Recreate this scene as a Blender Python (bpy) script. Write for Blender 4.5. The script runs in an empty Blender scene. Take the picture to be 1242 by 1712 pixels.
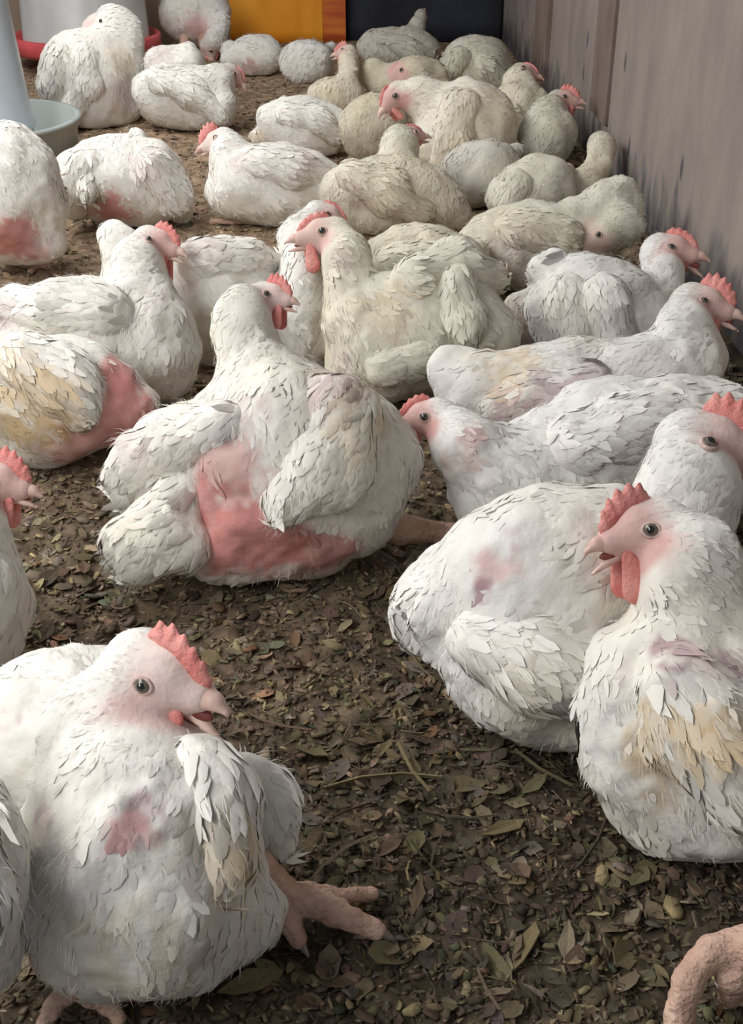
import bpy, bmesh, math, random
import numpy as np
from mathutils import Vector, Matrix

R0 = random.Random(7)
rng = np.random.default_rng(11)
S = bpy.context.scene
COL = S.collection
PI = math.pi

# ---------------------------------------------------------------- camera
FPX, TH, CH = 2000.0, math.radians(30.0), 0.566
CX, CY = 621.0, 856.0
cam_d = bpy.data.cameras.new('camera')
cam_d.sensor_fit = 'VERTICAL'; cam_d.sensor_height = 36.0
cam_d.lens = FPX / 1712.0 * 36.0
cam_d.clip_start = 0.05; cam_d.clip_end = 60
cam = bpy.data.objects.new('camera', cam_d); COL.objects.link(cam)
cam.location = (0, 0, CH); cam.rotation_euler = (PI/2 - TH, 0, 0)
S.camera = cam
CAM = np.array([0, 0, CH])
FW = np.array([0, math.cos(TH), -math.sin(TH)])
RT = np.array([1.0, 0, 0])
UP = np.array([0, math.sin(TH), math.cos(TH)])

def ray(x, y): return FW + RT*((x-CX)/FPX) - UP*((y-CY)/FPX)
def P(x, y, t): return CAM + ray(x, y)*t          # t: distance along the optical axis
def PZ(x, y, z):                                   # point at height z
    r = ray(x, y); return CAM + r*((z-CH)/r[2])
def tz(x, y, z): return (z-CH)/ray(x, y)[2]
def PY(x, y, Y):                                   # point at world depth Y
    r = ray(x, y); return CAM + r*(Y/r[1])

# ---------------------------------------------------------------- world, lights, exposure
w = bpy.data.worlds.new('world'); S.world = w; w.use_nodes = True
nt = w.node_tree; bg = nt.nodes['Background']
bg.inputs['Color'].default_value = (0.86, 0.93, 1.0, 1); bg.inputs['Strength'].default_value = 0.20
def area(name, loc, target, sx, sy, power, color):
    l = bpy.data.lights.new(name, 'AREA'); l.shape = 'RECTANGLE'; l.size = sx; l.size_y = sy
    l.energy = power; l.color = color
    o = bpy.data.objects.new(name, l); COL.objects.link(o); o.location = loc
    d = Vector(target) - Vector(loc); o.rotation_euler = d.to_track_quat('-Z', 'Y').to_euler()
    return o
area('assumed_left_daylight', (-.88, 1.30, 1.0), (-0.45, 1.30, 0.0), 3.1, 0.5, 31, (1.0, 0.985, 0.96))  # unseen area lamp, added for assumed daylight from the left; no opening is built
area('front_left_fill', (-.62, .12, .62), (-0.2, .55, 0.08), .5, .4, 1.6, (1.0, 0.99, 0.97))  # unseen fill lamp added to brighten the front of the lower left hen
S.view_settings.view_transform = 'Standard'; S.view_settings.look = 'None'
S.view_settings.exposure = 0.06; S.view_settings.gamma = 1.0
S.view_settings.use_curve_mapping = False

# ---------------------------------------------------------------- helpers
_T = rng.random((32, 32, 32)).astype(np.float32)*2-1
def noise(p, s):
    q = np.asarray(p, dtype=np.float64)*s + 1000.0
    i = np.floor(q).astype(int); f = q-i; f = f*f*(3-2*f)
    a = i & 31; b = (i+1) & 31
    x0, y0, z0 = a[..., 0], a[..., 1], a[..., 2]; x1, y1, z1 = b[..., 0], b[..., 1], b[..., 2]
    fx, fy, fz = f[..., 0], f[..., 1], f[..., 2]
    c00 = _T[x0, y0, z0]*(1-fx)+_T[x1, y0, z0]*fx; c10 = _T[x0, y1, z0]*(1-fx)+_T[x1, y1, z0]*fx
    c01 = _T[x0, y0, z1]*(1-fx)+_T[x1, y0, z1]*fx; c11 = _T[x0, y1, z1]*(1-fx)+_T[x1, y1, z1]*fx
    return (c00*(1-fy)+c10*fy)*(1-fz)+(c01*(1-fy)+c11*fy)*fz

def mesh_normals(o):
    n = np.empty(len(o.data.vertices)*3, np.float32); o.data.vertex_normals.foreach_get('vector', n); return n.reshape(-1, 3).astype(float)
def unit(v): v = np.asarray(v, float); return v/(np.linalg.norm(v)+1e-12)

def make_mesh(name, verts, faces, mat, parent=None, smooth=True, col=None, normals=None):
    me = bpy.data.meshes.new(name)
    verts = np.asarray(verts, dtype=np.float32)
    if isinstance(faces, np.ndarray):
        k = faces.shape[1]; n = len(faces)
        me.vertices.add(len(verts)); me.vertices.foreach_set('co', verts.ravel())
        me.loops.add(n*k); me.loops.foreach_set('vertex_index', faces.astype(np.int32).ravel())
        me.polygons.add(n); me.polygons.foreach_set('loop_start', np.arange(0, n*k, k, dtype=np.int32))
        me.update(calc_edges=True)
    else:
        me.from_pydata([tuple(v) for v in verts], [], faces); me.update()
    if smooth: me.polygons.foreach_set('use_smooth', np.ones(len(me.polygons), bool))
    if col is not None:
        a = me.color_attributes.new('Col', 'FLOAT_COLOR', 'POINT')
        c = np.ones((len(verts), 4), np.float32); c[:, :3] = col; a.data.foreach_set('color', c.ravel())
    if normals is not None: me.normals_split_custom_set_from_vertices(normals.astype(np.float32))
    me.materials.append(mat)
    o = bpy.data.objects.new(name, me); COL.objects.link(o)
    if parent is not None:
        o.parent = parent
        o.matrix_parent_inverse = Matrix.Translation(-Vector(parent.location)) if parent.type == 'EMPTY' else parent.matrix_parent_inverse.copy()
        if parent.type != 'EMPTY': o.matrix_parent_inverse = Matrix.Identity(4)
    return o

def empty(name, loc, label, cat, group=None):
    o = bpy.data.objects.new(name, None); COL.objects.link(o)
    o.location = tuple(loc); o.empty_display_size = 0.02
    o['label'] = label; o['category'] = cat
    if group: o['group'] = group
    return o

# ---------------------------------------------------------------- materials
def mat_base(name):
    m = bpy.data.materials.new(name); m.use_nodes = True
    return m, m.node_tree.nodes, m.node_tree.links, m.node_tree.nodes['Principled BSDF']
def mat_noise(name, c1, c2, scale=20, rough=.6, bump=0.0, bscale=None, stretch=None, spec=.5, detail=6, lo=.35, hi=.65, coord='Object'):
    m, N, L, b = mat_base(name)
    tc = N.new('ShaderNodeTexCoord'); mp = N.new('ShaderNodeMapping')
    L.new(tc.outputs[coord], mp.inputs[0])
    if stretch: mp.inputs['Scale'].default_value = stretch
    n = N.new('ShaderNodeTexNoise'); n.inputs['Scale'].default_value = scale; n.inputs['Detail'].default_value = detail
    L.new(mp.outputs[0], n.inputs['Vector'])
    r = N.new('ShaderNodeValToRGB'); r.color_ramp.elements[0].position = lo; r.color_ramp.elements[1].position = hi
    r.color_ramp.elements[0].color = (*c1, 1); r.color_ramp.elements[1].color = (*c2, 1)
    L.new(n.outputs['Fac'], r.inputs[0]); L.new(r.outputs[0], b.inputs['Base Color'])
    b.inputs['Roughness'].default_value = rough; b.inputs['Specular IOR Level'].default_value = spec
    if bump:
        n2 = N.new('ShaderNodeTexNoise'); n2.inputs['Scale'].default_value = bscale or scale*4; n2.inputs['Detail'].default_value = 4
        L.new(mp.outputs[0], n2.inputs['Vector'])
        bp = N.new('ShaderNodeBump'); bp.inputs['Strength'].default_value = bump; bp.inputs['Distance'].default_value = .004
        L.new(n2.outputs['Fac'], bp.inputs['Height']); L.new(bp.outputs[0], b.inputs['Normal'])
    return m
def mat_attr(name, rough=.9, bump=.3, bscale=260, spec=.15, sheen=0.0, mott=.06, trans=0.0):
    m, N, L, b = mat_base(name)
    at = N.new('ShaderNodeAttribute'); at.attribute_name = 'Col'
    tc = N.new('ShaderNodeTexCoord')
    n = N.new('ShaderNodeTexNoise'); n.inputs['Scale'].default_value = 55; n.inputs['Detail'].default_value = 5
    L.new(tc.outputs['Object'], n.inputs['Vector'])
    mr = N.new('ShaderNodeMapRange'); mr.inputs[1].default_value = .3; mr.inputs[2].default_value = .7
    mr.inputs[3].default_value = 1-mott*2; mr.inputs[4].default_value = 1.0
    L.new(n.outputs['Fac'], mr.inputs[0])
    mx = N.new('ShaderNodeVectorMath'); mx.operation = 'SCALE'
    L.new(at.outputs['Color'], mx.inputs[0]); L.new(mr.outputs[0], mx.inputs['Scale'])
    L.new(mx.outputs[0], b.inputs['Base Color'])
    b.inputs['Roughness'].default_value = rough; b.inputs['Specular IOR Level'].default_value = spec
    if sheen: b.inputs['Sheen Weight'].default_value = sheen
    n2 = N.new('ShaderNodeTexNoise'); n2.inputs['Scale'].default_value = bscale; n2.inputs['Detail'].default_value = 3
    L.new(tc.outputs['Object'], n2.inputs['Vector'])
    bp = N.new('ShaderNodeBump'); bp.inputs['Strength'].default_value = bump; bp.inputs['Distance'].default_value = .002
    L.new(n2.outputs['Fac'], bp.inputs['Height']); L.new(bp.outputs[0], b.inputs['Normal'])
    if trans:
        tr = N.new('ShaderNodeBsdfTranslucent'); L.new(mx.outputs[0], tr.inputs['Color'])
        ms = N.new('ShaderNodeMixShader'); ms.inputs[0].default_value = trans
        L.new(b.outputs[0], ms.inputs[1]); L.new(tr.outputs[0], ms.inputs[2])
        L.new(ms.outputs[0], N['Material Output'].inputs['Surface'])
    return m

M = {}
M['bird'] = mat_attr('plumage_skin')
M['feather'] = mat_attr('feathers', bump=.12, mott=.03)
M['litter'] = mat_attr('litter', bump=.5, bscale=300, mott=.3, spec=.2)
M['comb'] = mat_noise('comb_skin', (.66, .20, .18), (.80, .35, .31), 60, .5, .5, 300, spec=.35)
M['beak'] = mat_noise('beak_horn', (.62, .38, .32), (.80, .60, .52), 40, .42, .15, 120)
M['leg'] = mat_noise('leg_skin', (.50, .31, .23), (.70, .48, .38), 50, .6, .8, 260, spec=.3)
M['claw'] = mat_noise('claw_horn', (.10, .08, .07), (.30, .24, .20), 90, .4)
M['mouth'] = mat_noise('mouth_inside', (.16, .035, .03), (.28, .07, .06), 60, .5)
M['iris'] = mat_noise('iris', (.07, .06, .05), (.20, .16, .12), 300, .12, spec=.8)
M['pupil'] = mat_noise('pupil', (.006, .006, .006), (.012, .012, .012), 40, .06, spec=.9)
M['lid'] = mat_noise('eyelid', (.52, .36, .33), (.70, .52, .47), 80, .6, .4, 300)

# ---------------------------------------------------------------- signed distance shapes
def sd_cone(p, a, b, r1, r2):
    ba = b-a; l2 = float(ba@ba)
    if l2 < 1e-12: return np.linalg.norm(p-a, axis=-1)-max(r1, r2)
    if abs(r1-r2) >= math.sqrt(l2)*.98:
        return np.minimum(np.linalg.norm(p-a, axis=-1)-r1, np.linalg.norm(p-b, axis=-1)-r2)
    rr = r1-r2; a2 = l2-rr*rr; il2 = 1/l2
    pa = p-a; y = pa@ba; z = y-l2
    x2v = pa*l2-ba*y[..., None]; x2 = np.einsum('...i,...i', x2v, x2v)
    y2 = y*y*l2; z2 = z*z*l2
    k = np.sign(rr)*rr*rr*x2
    d = (np.sqrt(x2*a2*il2)+y*rr)*il2-r1
    d = np.where(np.sign(z)*a2*z2 > k, np.sqrt(x2+z2)*il2-r2, d)
    d = np.where(np.sign(y)*a2*y2 < k, np.sqrt(x2+y2)*il2-r1, d)
    return d
def sd_ell(p, c, ax, r):
    q = (p-c)@ax.T
    k0 = np.linalg.norm(q/r, axis=-1); k1 = np.linalg.norm(q/(r*r), axis=-1)
    return k0*(k0-1.0)/np.maximum(k1, 1e-9)
def smin(a, b, k):
    h = np.clip(.5+.5*(b-a)/k, 0, 1); return b*(1-h)+a*h-k*h*(1-h)

class Shape:
    def __init__(s, floor=True): s.pr = []; s.floor = floor
    def cone(s, a, b, r1, r2, k=.012): s.pr.append(('c', np.array(a, float), np.array(b, float), r1, r2, k)); return s
    def ell(s, c, ax, r, k=.012): s.pr.append(('e', np.array(c, float), np.array(ax, float), np.array(r, float), None, k)); return s
    def sub(s, a, b, r1, r2, k=.004): s.pr.append(('s', np.array(a, float), np.array(b, float), r1, r2, k)); return s
    def f(s, p):
        d = None
        for t, a, b, c, e, k in s.pr:
            v = sd_ell(p, a, b, c) if t == 'e' else sd_cone(p, a, b, c, e)
            if t == 's': d = -smin(-d, v, k)
            else: d = v if d is None else smin(d, v, k)
        if s.floor: d = np.maximum(d, .0015-p[..., 2])
        return d
    def bounds(s):
        lo = np.full(3, 1e9); hi = -lo
        for t, a, b, c, e, k in s.pr:
            if t == 's': continue
            if t == 'e': m = max(c); pts = ((a-m, a+m),)
            else: pts = ((a-c, a+c), (b-e, b+e))
            for l, h in pts: lo = np.minimum(lo, l); hi = np.maximum(hi, h)
        if s.floor: lo[2] = max(lo[2], 0)
        return lo, hi
    def grad(s, p, e=.0008):
        g = np.empty_like(p)
        for i in range(3):
            d = np.zeros(3); d[i] = e; g[:, i] = s.f(p+d)-s.f(p-d)
        return g/(np.linalg.norm(g, axis=1, keepdims=True)+1e-12)
    def trace(s, o, d, t0, t1):
        d = unit(d); t = t0; best = (1e9, t0)
        for _ in range(90):
            v = float(s.f((o+d*t)[None])[0])
            if v < best[0]: best = (v, t)
            if v < .0004: return o+d*t
            t += max(v*.7, .0008)
            if t > t1: break
        return o+d*best[1]
    def mesh(s, h, newton=True):
        lo, hi = s.bounds(); lo = lo-2.5*h; hi = hi+2.5*h
        C = 4
        nb = np.ceil((hi-lo)/(h*C)).astype(int)+1
        n = nb*C+1
        cc = np.stack(np.meshgrid(*[lo[i]+(np.arange(nb[i])+.5)*h*C for i in range(3)], indexing='ij'), -1)
        dc = s.f(cc.reshape(-1, 3)).reshape(nb)
        near = np.abs(dc) < h*C*1.35
        V = np.full(n, 1.0, np.float64)
        V[:nb[0]*C, :nb[1]*C, :nb[2]*C] = np.repeat(np.repeat(np.repeat(np.where(dc < 0, -1.0, 1.0), C, 0), C, 1), C, 2)
        bi = np.argwhere(near)
        off = np.stack(np.meshgrid(*[np.arange(C+1)]*3, indexing='ij'), -1).reshape(-1, 3)
        idx = (bi[:, None, :]*C+off[None]).reshape(-1, 3)
        fl = np.unique(np.ravel_multi_index(idx.T, n))
        idx = np.stack(np.unravel_index(fl, n), -1)
        V.ravel()[fl] = s.f(lo+idx*h)
        return surface_net(V, lo, h, s if newton else None)

def surface_net(V, lo, h, shape):
    ins = V < 0
    sm = np.zeros(tuple(np.array(V.shape)-1), np.uint8)
    for dx in (0, 1):
        for dy in (0, 1):
            for dz in (0, 1):
                sm += ins[dx:V.shape[0]-1+dx, dy:V.shape[1]-1+dy, dz:V.shape[2]-1+dz]
    act = (sm > 0) & (sm < 8)
    ci = np.argwhere(act)
    vid = np.full(sm.shape, -1, np.int64); vid[act] = np.arange(len(ci))
    acc = np.zeros((len(ci), 3)); cnt = np.zeros(len(ci))
    cor = {}
    for o in [(x, y, z) for x in (0, 1) for y in (0, 1) for z in (0, 1)]:
        cor[o] = V[ci[:, 0]+o[0], ci[:, 1]+o[1], ci[:, 2]+o[2]]
    for o in cor:
        for ax in range(3):
            if o[ax]: continue
            q = list(o); q[ax] = 1; a = cor[o]; b = cor[tuple(q)]
            m = (a < 0) != (b < 0)
            t = np.where(m, a/np.where(m, a-b, 1), 0)
            pt = np.tile(np.array(o, float), (len(ci), 1)); pt[:, ax] = t
            acc[m] += pt[m]; cnt[m] += 1
    v = lo+(ci+acc/np.maximum(cnt, 1)[:, None])*h
    faces = []
    for ax in range(3):
        u, w_ = (ax+1) % 3, (ax+2) % 3
        sl0 = [slice(None)]*3; sl1 = [slice(None)]*3
        sl0[ax] = slice(0, -1); sl1[ax] = slice(1, None)
        a = ins[tuple(sl0)]; b = ins[tuple(sl1)]
        e = np.argwhere(a != b)
        ok = (e[:, u] > 0) & (e[:, w_] > 0) & (e[:, u] < V.shape[u]-1) & (e[:, w_] < V.shape[w_]-1)
        e = e[ok]
        fl = a[e[:, 0], e[:, 1], e[:, 2]]
        def cell(du, dw):
            c = e.copy(); c[:, u] -= du; c[:, w_] -= dw; return vid[c[:, 0], c[:, 1], c[:, 2]]
        q = np.stack([cell(1, 1), cell(0, 1), cell(0, 0), cell(1, 0)], 1)
        q[~fl] = q[~fl][:, ::-1]
        faces.append(q)
    F = np.concatenate(faces)
    F = F[(F >= 0).all(1)]
    if shape is not None:
        g = shape.grad(v); d = shape.f(v)
        v = v-g*np.clip(d, -h*.6, h*.6)[:, None]
    return v, F

# ---------------------------------------------------------------- feathers
def feather_mesh(pts, nrm, flow, ln, wd, lift, sdf, soft=.6, rel=1.0):
    """many small leaf-shaped feathers laid along the surface of sdf: (verts, faces, normals)"""
    n = len(pts)
    side = np.cross(nrm, flow); side /= np.linalg.norm(side, axis=1, keepdims=True)+1e-9
    ln = ln[:, None]; wd = wd[:, None]; lift = lift[:, None]
    bend = side*(rng.normal(size=(n, 1))*.10)
    d = flow
    base = pts; mid = base+(d+bend*.4)*ln*.5; q3 = base+(d+bend*.9)*ln*.82; tip = base+(d+bend*1.3)*ln
    L1 = base+d*ln*.38+side*wd*.5; R1 = base+d*ln*.38-side*wd*.5
    L2 = q3+side*wd*.34; R2 = q3-side*wd*.34
    v = np.stack([base, L1, R1, mid, L2, R2, tip], 1).reshape(-1, 3)
    h0 = np.stack([-ln*.03, ln*.010, ln*.010, ln*.05, ln*.035, ln*.035, ln*.03], 1).reshape(n, 7)
    h0 = h0+np.array([0, .38, .38, .5, .82, .82, 1.0])[None]*np.tan(lift)*ln
    h0 = h0*rel
    nr = np.repeat(nrm, 7, 0)
    for _ in range(2):
        dv = sdf(v)
        v = v-nr*np.clip(dv-h0.reshape(-1), -.012, .012)[:, None]*.85
    f0 = np.array([[0, 3, 1], [0, 2, 3], [1, 3, 4], [3, 2, 5], [3, 6, 4], [3, 5, 6]])
    F = (f0[None]+(np.arange(n)*7)[:, None, None]).reshape(-1, 3)
    tilt = np.array([0, .6, -.6, 0, .5, -.5, 0])
    nn = nrm[:, None, :]*1.0+side[:, None, :]*tilt[None, :, None]*(1-soft)
    nn = nn.reshape(-1, 3); nn /= np.linalg.norm(nn, axis=1, keepdims=True)
    return v, F, nn

def fluff_mesh(pts, nrm, flow, ln, wd, lift):
    """thin downy barbs, three triangles each"""
    n = len(pts); side = np.cross(nrm, flow); side /= np.linalg.norm(side, axis=1, keepdims=True)+1e-9
    ln = ln[:, None]; wd = wd[:, None]; lift = lift[:, None]
    d0 = flow*np.cos(lift)+nrm*np.sin(lift); d1 = flow*np.cos(lift*.4)+nrm*np.sin(lift*.4)+np.array([0, 0, -.15])
    b = pts-nrm*.001; m = b+d0*ln*.5; t = m+d1*ln*.5
    v = np.stack([b+side*wd, b-side*wd, m+side*wd*.8, m-side*wd*.8, t], 1).reshape(-1, 3)
    f0 = np.array([[0, 1, 3], [0, 3, 2], [2, 3, 4]])
    F = (f0[None]+(np.arange(n)*5)[:, None, None]).reshape(-1, 3)
    gn = np.cross(d0, side); gn /= np.linalg.norm(gn, axis=1, keepdims=True)+1e-9
    gn = gn*np.where((gn*nrm).sum(1, keepdims=True) < 0, -1, 1)
    return v, F, np.repeat(gn*.6+nrm*.4, 5, 0)

def sample(v, F, cov, wt=None):
    a, b, c, d = (v[F[:, i]] for i in range(4))
    ar = .5*np.linalg.norm(np.cross(c-a, d-b), axis=1)
    nn = np.cross(c-a, d-b); nn /= np.linalg.norm(nn, axis=1, keepdims=True)+1e-12
    p = ar if wt is None else ar*wt[F].mean(1)
    return ar, nn, p

# ---------------------------------------------------------------- head
WHITE = np.array([.86, .835, .78]); PINK = np.array([.66, .31, .29]); FACE = np.array([.74, .47, .43])
def rot(yaw, pitch, roll=0):
    y, p, r = (math.radians(a) for a in (yaw, pitch, roll))
    m = Matrix.Rotation(y, 3, 'Z') @ Matrix.Rotation(-p, 3, 'Y') @ Matrix.Rotation(r, 3, 'X')
    return np.array(m)          # columns: forward, left, up

def comb_mesh(hd, size, tilt=0):
    base = np.array([[.335, -.02], [.30, .05], [.24, .11], [.17, .155], [.08, .20], [-.01, .222], [-.10, .222]])
    n = 41; s = np.linspace(0, 1, n)
    bx = np.interp(s*6, range(7), base[:, 0]); bz = np.interp(s*6, range(7), base[:, 1])
    env = np.sin(np.clip(s*1.02, 0, 1)*PI)**.55*(.55+.45*s)
    spikes = .60+.40*(1-np.abs(((s*6.5) % 1)*2-1))**1.0
    hgt = (.19*env*spikes)*size+.01
    dx = np.gradient(bx); dz = np.gradient(bz); nl = np.hypot(dx, dz)
    nx, nz = dz/nl, -dx/nl
    nx, nz = np.where(nz < 0, -nx, nx), np.abs(nz)
    nx = nx*.45-.18*s; m_ = np.hypot(nx, nz); nx /= m_; nz /= m_
    rows = [(-.25, .05), (.25, .042), (.65, .026), (1.0, .004)]
    V = []
    for j, (t, th) in enumerate(rows):
        for sg in (1, -1):
            wob = .012*np.sin(s*9+1)*t
            off = np.where(t < 0, -.05, hgt*t)
            V.append(np.stack([bx+nx*off, sg*th*(.6+.4*np.minimum(size, 1.3))*np.sin(np.clip(s, .04, .96)*PI)**.4+wob+tilt*off, bz+nz*off], 1))
    V = np.concatenate(V); F = []
    def id(j, sg, i): return (j*2+sg)*n+i
    for i in range(n-1):
        for j in range(3):
            F.append((id(j, 0, i), id(j, 0, i+1), id(j+1, 0, i+1), id(j+1, 0, i)))
            F.append((id(j, 1, i+1), id(j, 1, i), id(j+1, 1, i), id(j+1, 1, i+1)))
        F.append((id(3, 0, i), id(3, 0, i+1), id(3, 1, i+1), id(3, 1, i)))
        F.append((id(0, 0, i+1), id(0, 0, i), id(0, 1, i), id(0, 1, i+1)))
    for j in range(3):
        F.append((id(j, 1, 0), id(j, 0, 0), id(j+1, 0, 0), id(j+1, 1, 0)))
        F.append((id(j, 0, n-1), id(j, 1, n-1), id(j+1, 1, n-1), id(j+1, 0, n-1)))
    return hd.w(V), F

class Head:
    def __init__(s, o, L, m): s.o = o; s.L = L; s.m = m
    def w(s, p): return s.o+(np.asarray(p, float)*s.L)@s.m.T
    def local(s, p): return ((p-s.o)@s.m)/s.L

_sph = None
def sphere_mesh(nu=14, nv=9):
    V = [(0, 0, 1)]; F = []
    for j in range(1, nv):
        for i in range(nu):
            a = PI*j/nv; b = 2*PI*i/nu; V.append((math.sin(a)*math.cos(b), math.sin(a)*math.sin(b), math.cos(a)))
    V.append((0, 0, -1)); e = len(V)-1
    for i in range(nu):
        k = (i+1) % nu; F.append((0, 1+i, 1+k))
        for j in range(nv-2): F.append((1+j*nu+i, 1+(j+1)*nu+i, 1+(j+1)*nu+k, 1+j*nu+k))
        F.append((1+(nv-2)*nu+i, e, 1+(nv-2)*nu+k))
    return np.array(V), F
SPH = sphere_mesh()
def ball(name, c, ax, r, mat, parent): return make_mesh(name, np.asarray(c)+(SPH[0]*np.asarray(r))@np.asarray(ax), SPH[1], mat, parent)
def ring(name, c, n, r, th, mat, parent, flat=.8):
    n = unit(n); u = unit(np.cross(n, (0, 0, 1.0))); v = np.cross(n, u); V = []; F = []; A, B = 18, 6
    for i in range(A):
        a = 2*PI*i/A; d = u*math.cos(a)+v*math.sin(a)*flat
        for j in range(B):
            b = 2*PI*j/B; V.append(c+d*(r+th*math.cos(b))+n*th*math.sin(b))
    for i in range(A):
        for j in range(B): F.append((i*B+j, i*B+(j+1) % B, ((i+1) % A)*B+(j+1) % B, ((i+1) % A)*B+j))
    return make_mesh(name, V, F, mat, parent)

GROUP = 'white broiler chickens crowded on the litter'
BIRDS = []

def chicken(label, E, ext=(), head=None, neck=(), wings=(), tail=None, patches=(), legs=(), q=5.4, k=.88, dt=0.0,
            fd=1.0, tint=(1, 1, 1), dirt=.25, name='chicken', rough=1.0):
    """E=(cx,cy,a,b,ang,c/b) in photo pixels gives the trunk ellipsoid; its distance follows from resting on the floor"""
    cx, cy, a, b = E[:4]; ang = E[4] if len(E) > 4 else 0; cr = E[5] if len(E) > 5 else 1.0
    def vert(b_, c_): return math.sqrt(max(b_*b_-(c_*math.sin(TH))**2, (.3*b_)**2))/math.cos(TH)
    c_ = b*cr; bz = vert(b, c_)
    t0 = CH/(-ray(cx, cy)[2]+k*bz/FPX)+dt
    def axes(ang):
        r = math.radians(ang); return np.array([[math.cos(r), 0, math.sin(r)], [0, 1, 0], [-math.sin(r), 0, math.cos(r)]])
    sh = Shape()
    s0 = t0/FPX
    sh.ell(P(cx, cy, t0), axes(ang), (a*s0, c_*s0, bz*s0), .02)
    for e in ext:
        if len(e) and e[0] == 'e':                 # ('e',x,y,a,b,ang,cr,d)
            _, x, y, a2, b2, an2, cr2, d2 = e
            t = t0+d2; s2 = t/FPX; c2 = b2*cr2
            sh.ell(P(x, y, t), axes(an2), (a2*s2, c2*s2, vert(b2, c2)*s2), .022)
        else:                                      # chain of (x,y,r,d)
            for (x1, y1, r1, d1), (x2, y2, r2, d2) in zip(e[:-1], e[1:]):
                sh.cone(P(x1, y1, t0+d1), P(x2, y2, t0+d2), r1*(t0+d1)/FPX, r2*(t0+d2)/FPX, .022)
    hd = None
    root = empty(name, (P(cx, cy, t0)[0], P(cx, cy, t0)[1], 0.0), label, 'chicken', GROUP)
    beakp = None
    if head:
        hx, hy = head['at']; Lp = head['L']; th_ = t0+head.get('d', 0.0)
        L = Lp*th_/FPX; m = rot(head.get('yaw', 0), head.get('pitch', 0), 0)
        sd_ = 1 if (m[:, 1] @ (CAM-P(hx, hy, th_))) > 0 else -1
        m = rot(head.get('yaw', 0), head.get('pitch', 0), head.get('roll', 21*sd_ if head.get('eye', True) else 0))
        o = P(hx, hy, th_)
        # the point given is the visible eye: shift the centre of the head behind it
        side = 1 if (m[:, 1] @ (CAM-o)) > 0 else -1
        if head.get('eye', True): o = o-m[:, 1]*side*.2*L
        hd = Head(o, L, m); W = hd.w
        kk = .05*L
        sh_n = []
        if neck:
            pts = [(P(x, y, t0+d), .89*r*(t0+d)/FPX) for x, y, r, d in neck]
        else: pts = []
        pts.append((W((-.18, 0, -.09)), .235*L))
        for (p1, r1), (p2, r2) in zip(pts[:-1], pts[1:]): sh.cone(p1, p2, r1, r2, .018)
        sh.cone(W((-.15, 0, -.01)), W((.02, 0, .0)), .225*L, .195*L, kk*2)
        sh.cone(W((.03, 0, -.02)), W((.27, 0, -.065)), .175*L, .108*L, kk*1.5)
        for sg_ in (1, -1): sh.cone(W((-.06, sg_*.10, .07)), W((.12, sg_*.085, .055)), .085*L, .06*L, kk*.5)
        sh.cone(W((-.04, 0, -.15)), W((.20, 0, -.15)), .135*L, .070*L, kk)
        op = head.get('open', .04)
        beakp = W((.4, 0, -.05))
    elif neck:
        pts = [(P(x, y, t0+d), .89*r*(t0+d)/FPX) for x, y, r, d in neck]
        for (p1, r1), (p2, r2) in zip(pts[:-1], pts[1:]): sh.cone(p1, p2, r1, r2, .018)
        beakp = pts[-1][0]+np.array([0, 0, .02])
    if beakp is None: beakp = P(cx, cy-b*1.2, t0+.1)
    h = q*(1.2 if t0 > 1.8 else 1.0)*t0/FPX
    v, F = sh.mesh(h)
    # lumps of plumage
    n0 = sh.grad(v)
    big_ = .0055*noise(v+11, 12)+.0042*noise(v+5, 24)
    amp = rough*(.0026*noise(v, 42)+.0013*noise(v+3.3, 110)+.0020*noise(v*np.array([1, 1, .5])+7, 70))
    hl = None
    if hd is not None:
        hl = hd.local(v); near = np.exp(-np.maximum(np.linalg.norm(hl, axis=1)-.25, 0)**2/.12)
        amp = amp*(1-.85*near); big_ = big_*(1-near)
    amp = np.where(v[:, 2] < .012, amp*np.clip(v[:, 2]/.012, 0, 1), amp)
    amp = amp+big_
    v = v+n0*amp[:, None]
    # colour of skin and plumage
    seed = rng.random(3)*9
    base = WHITE*np.array(tint)  # darker tints on upper-right hens put the shade there into plumage colour
    y1 = np.clip(noise(v+seed, 14)*.9+.15, 0, 1)[:, None]
    col = base[None]*(1-y1*dirt*np.array([[.04, .12, .34]]))
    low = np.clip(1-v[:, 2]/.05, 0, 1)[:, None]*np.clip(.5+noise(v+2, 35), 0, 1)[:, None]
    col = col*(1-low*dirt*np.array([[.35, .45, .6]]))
    bald = np.zeros(len(v))
    for pt in patches:
        x, y, r, c, s_ = pt[:5]; kind = pt[5] if len(pt) > 5 else 'stain'
        hit = sh.trace(CAM, ray(x, y), .2, 8)
        rr = r*t0/FPX
        dd = np.linalg.norm(v-hit, axis=1)/rr+.35*noise(v, 45)+.25*noise(v, 130)
        wgt = np.clip((1.15-dd)/.45, 0, 1)*s_
        streak = 1.0 if kind == 'skin' else np.clip(.75+.9*noise(v*np.array([1, 1, .5]), 150), 0, 1)
        wgt = np.clip(wgt*streak, 0, 1)
        col = col*(1-wgt[:, None])+np.array(c)[None]*wgt[:, None]
        if kind == 'skin': bald = np.maximum(bald, wgt)
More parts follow.
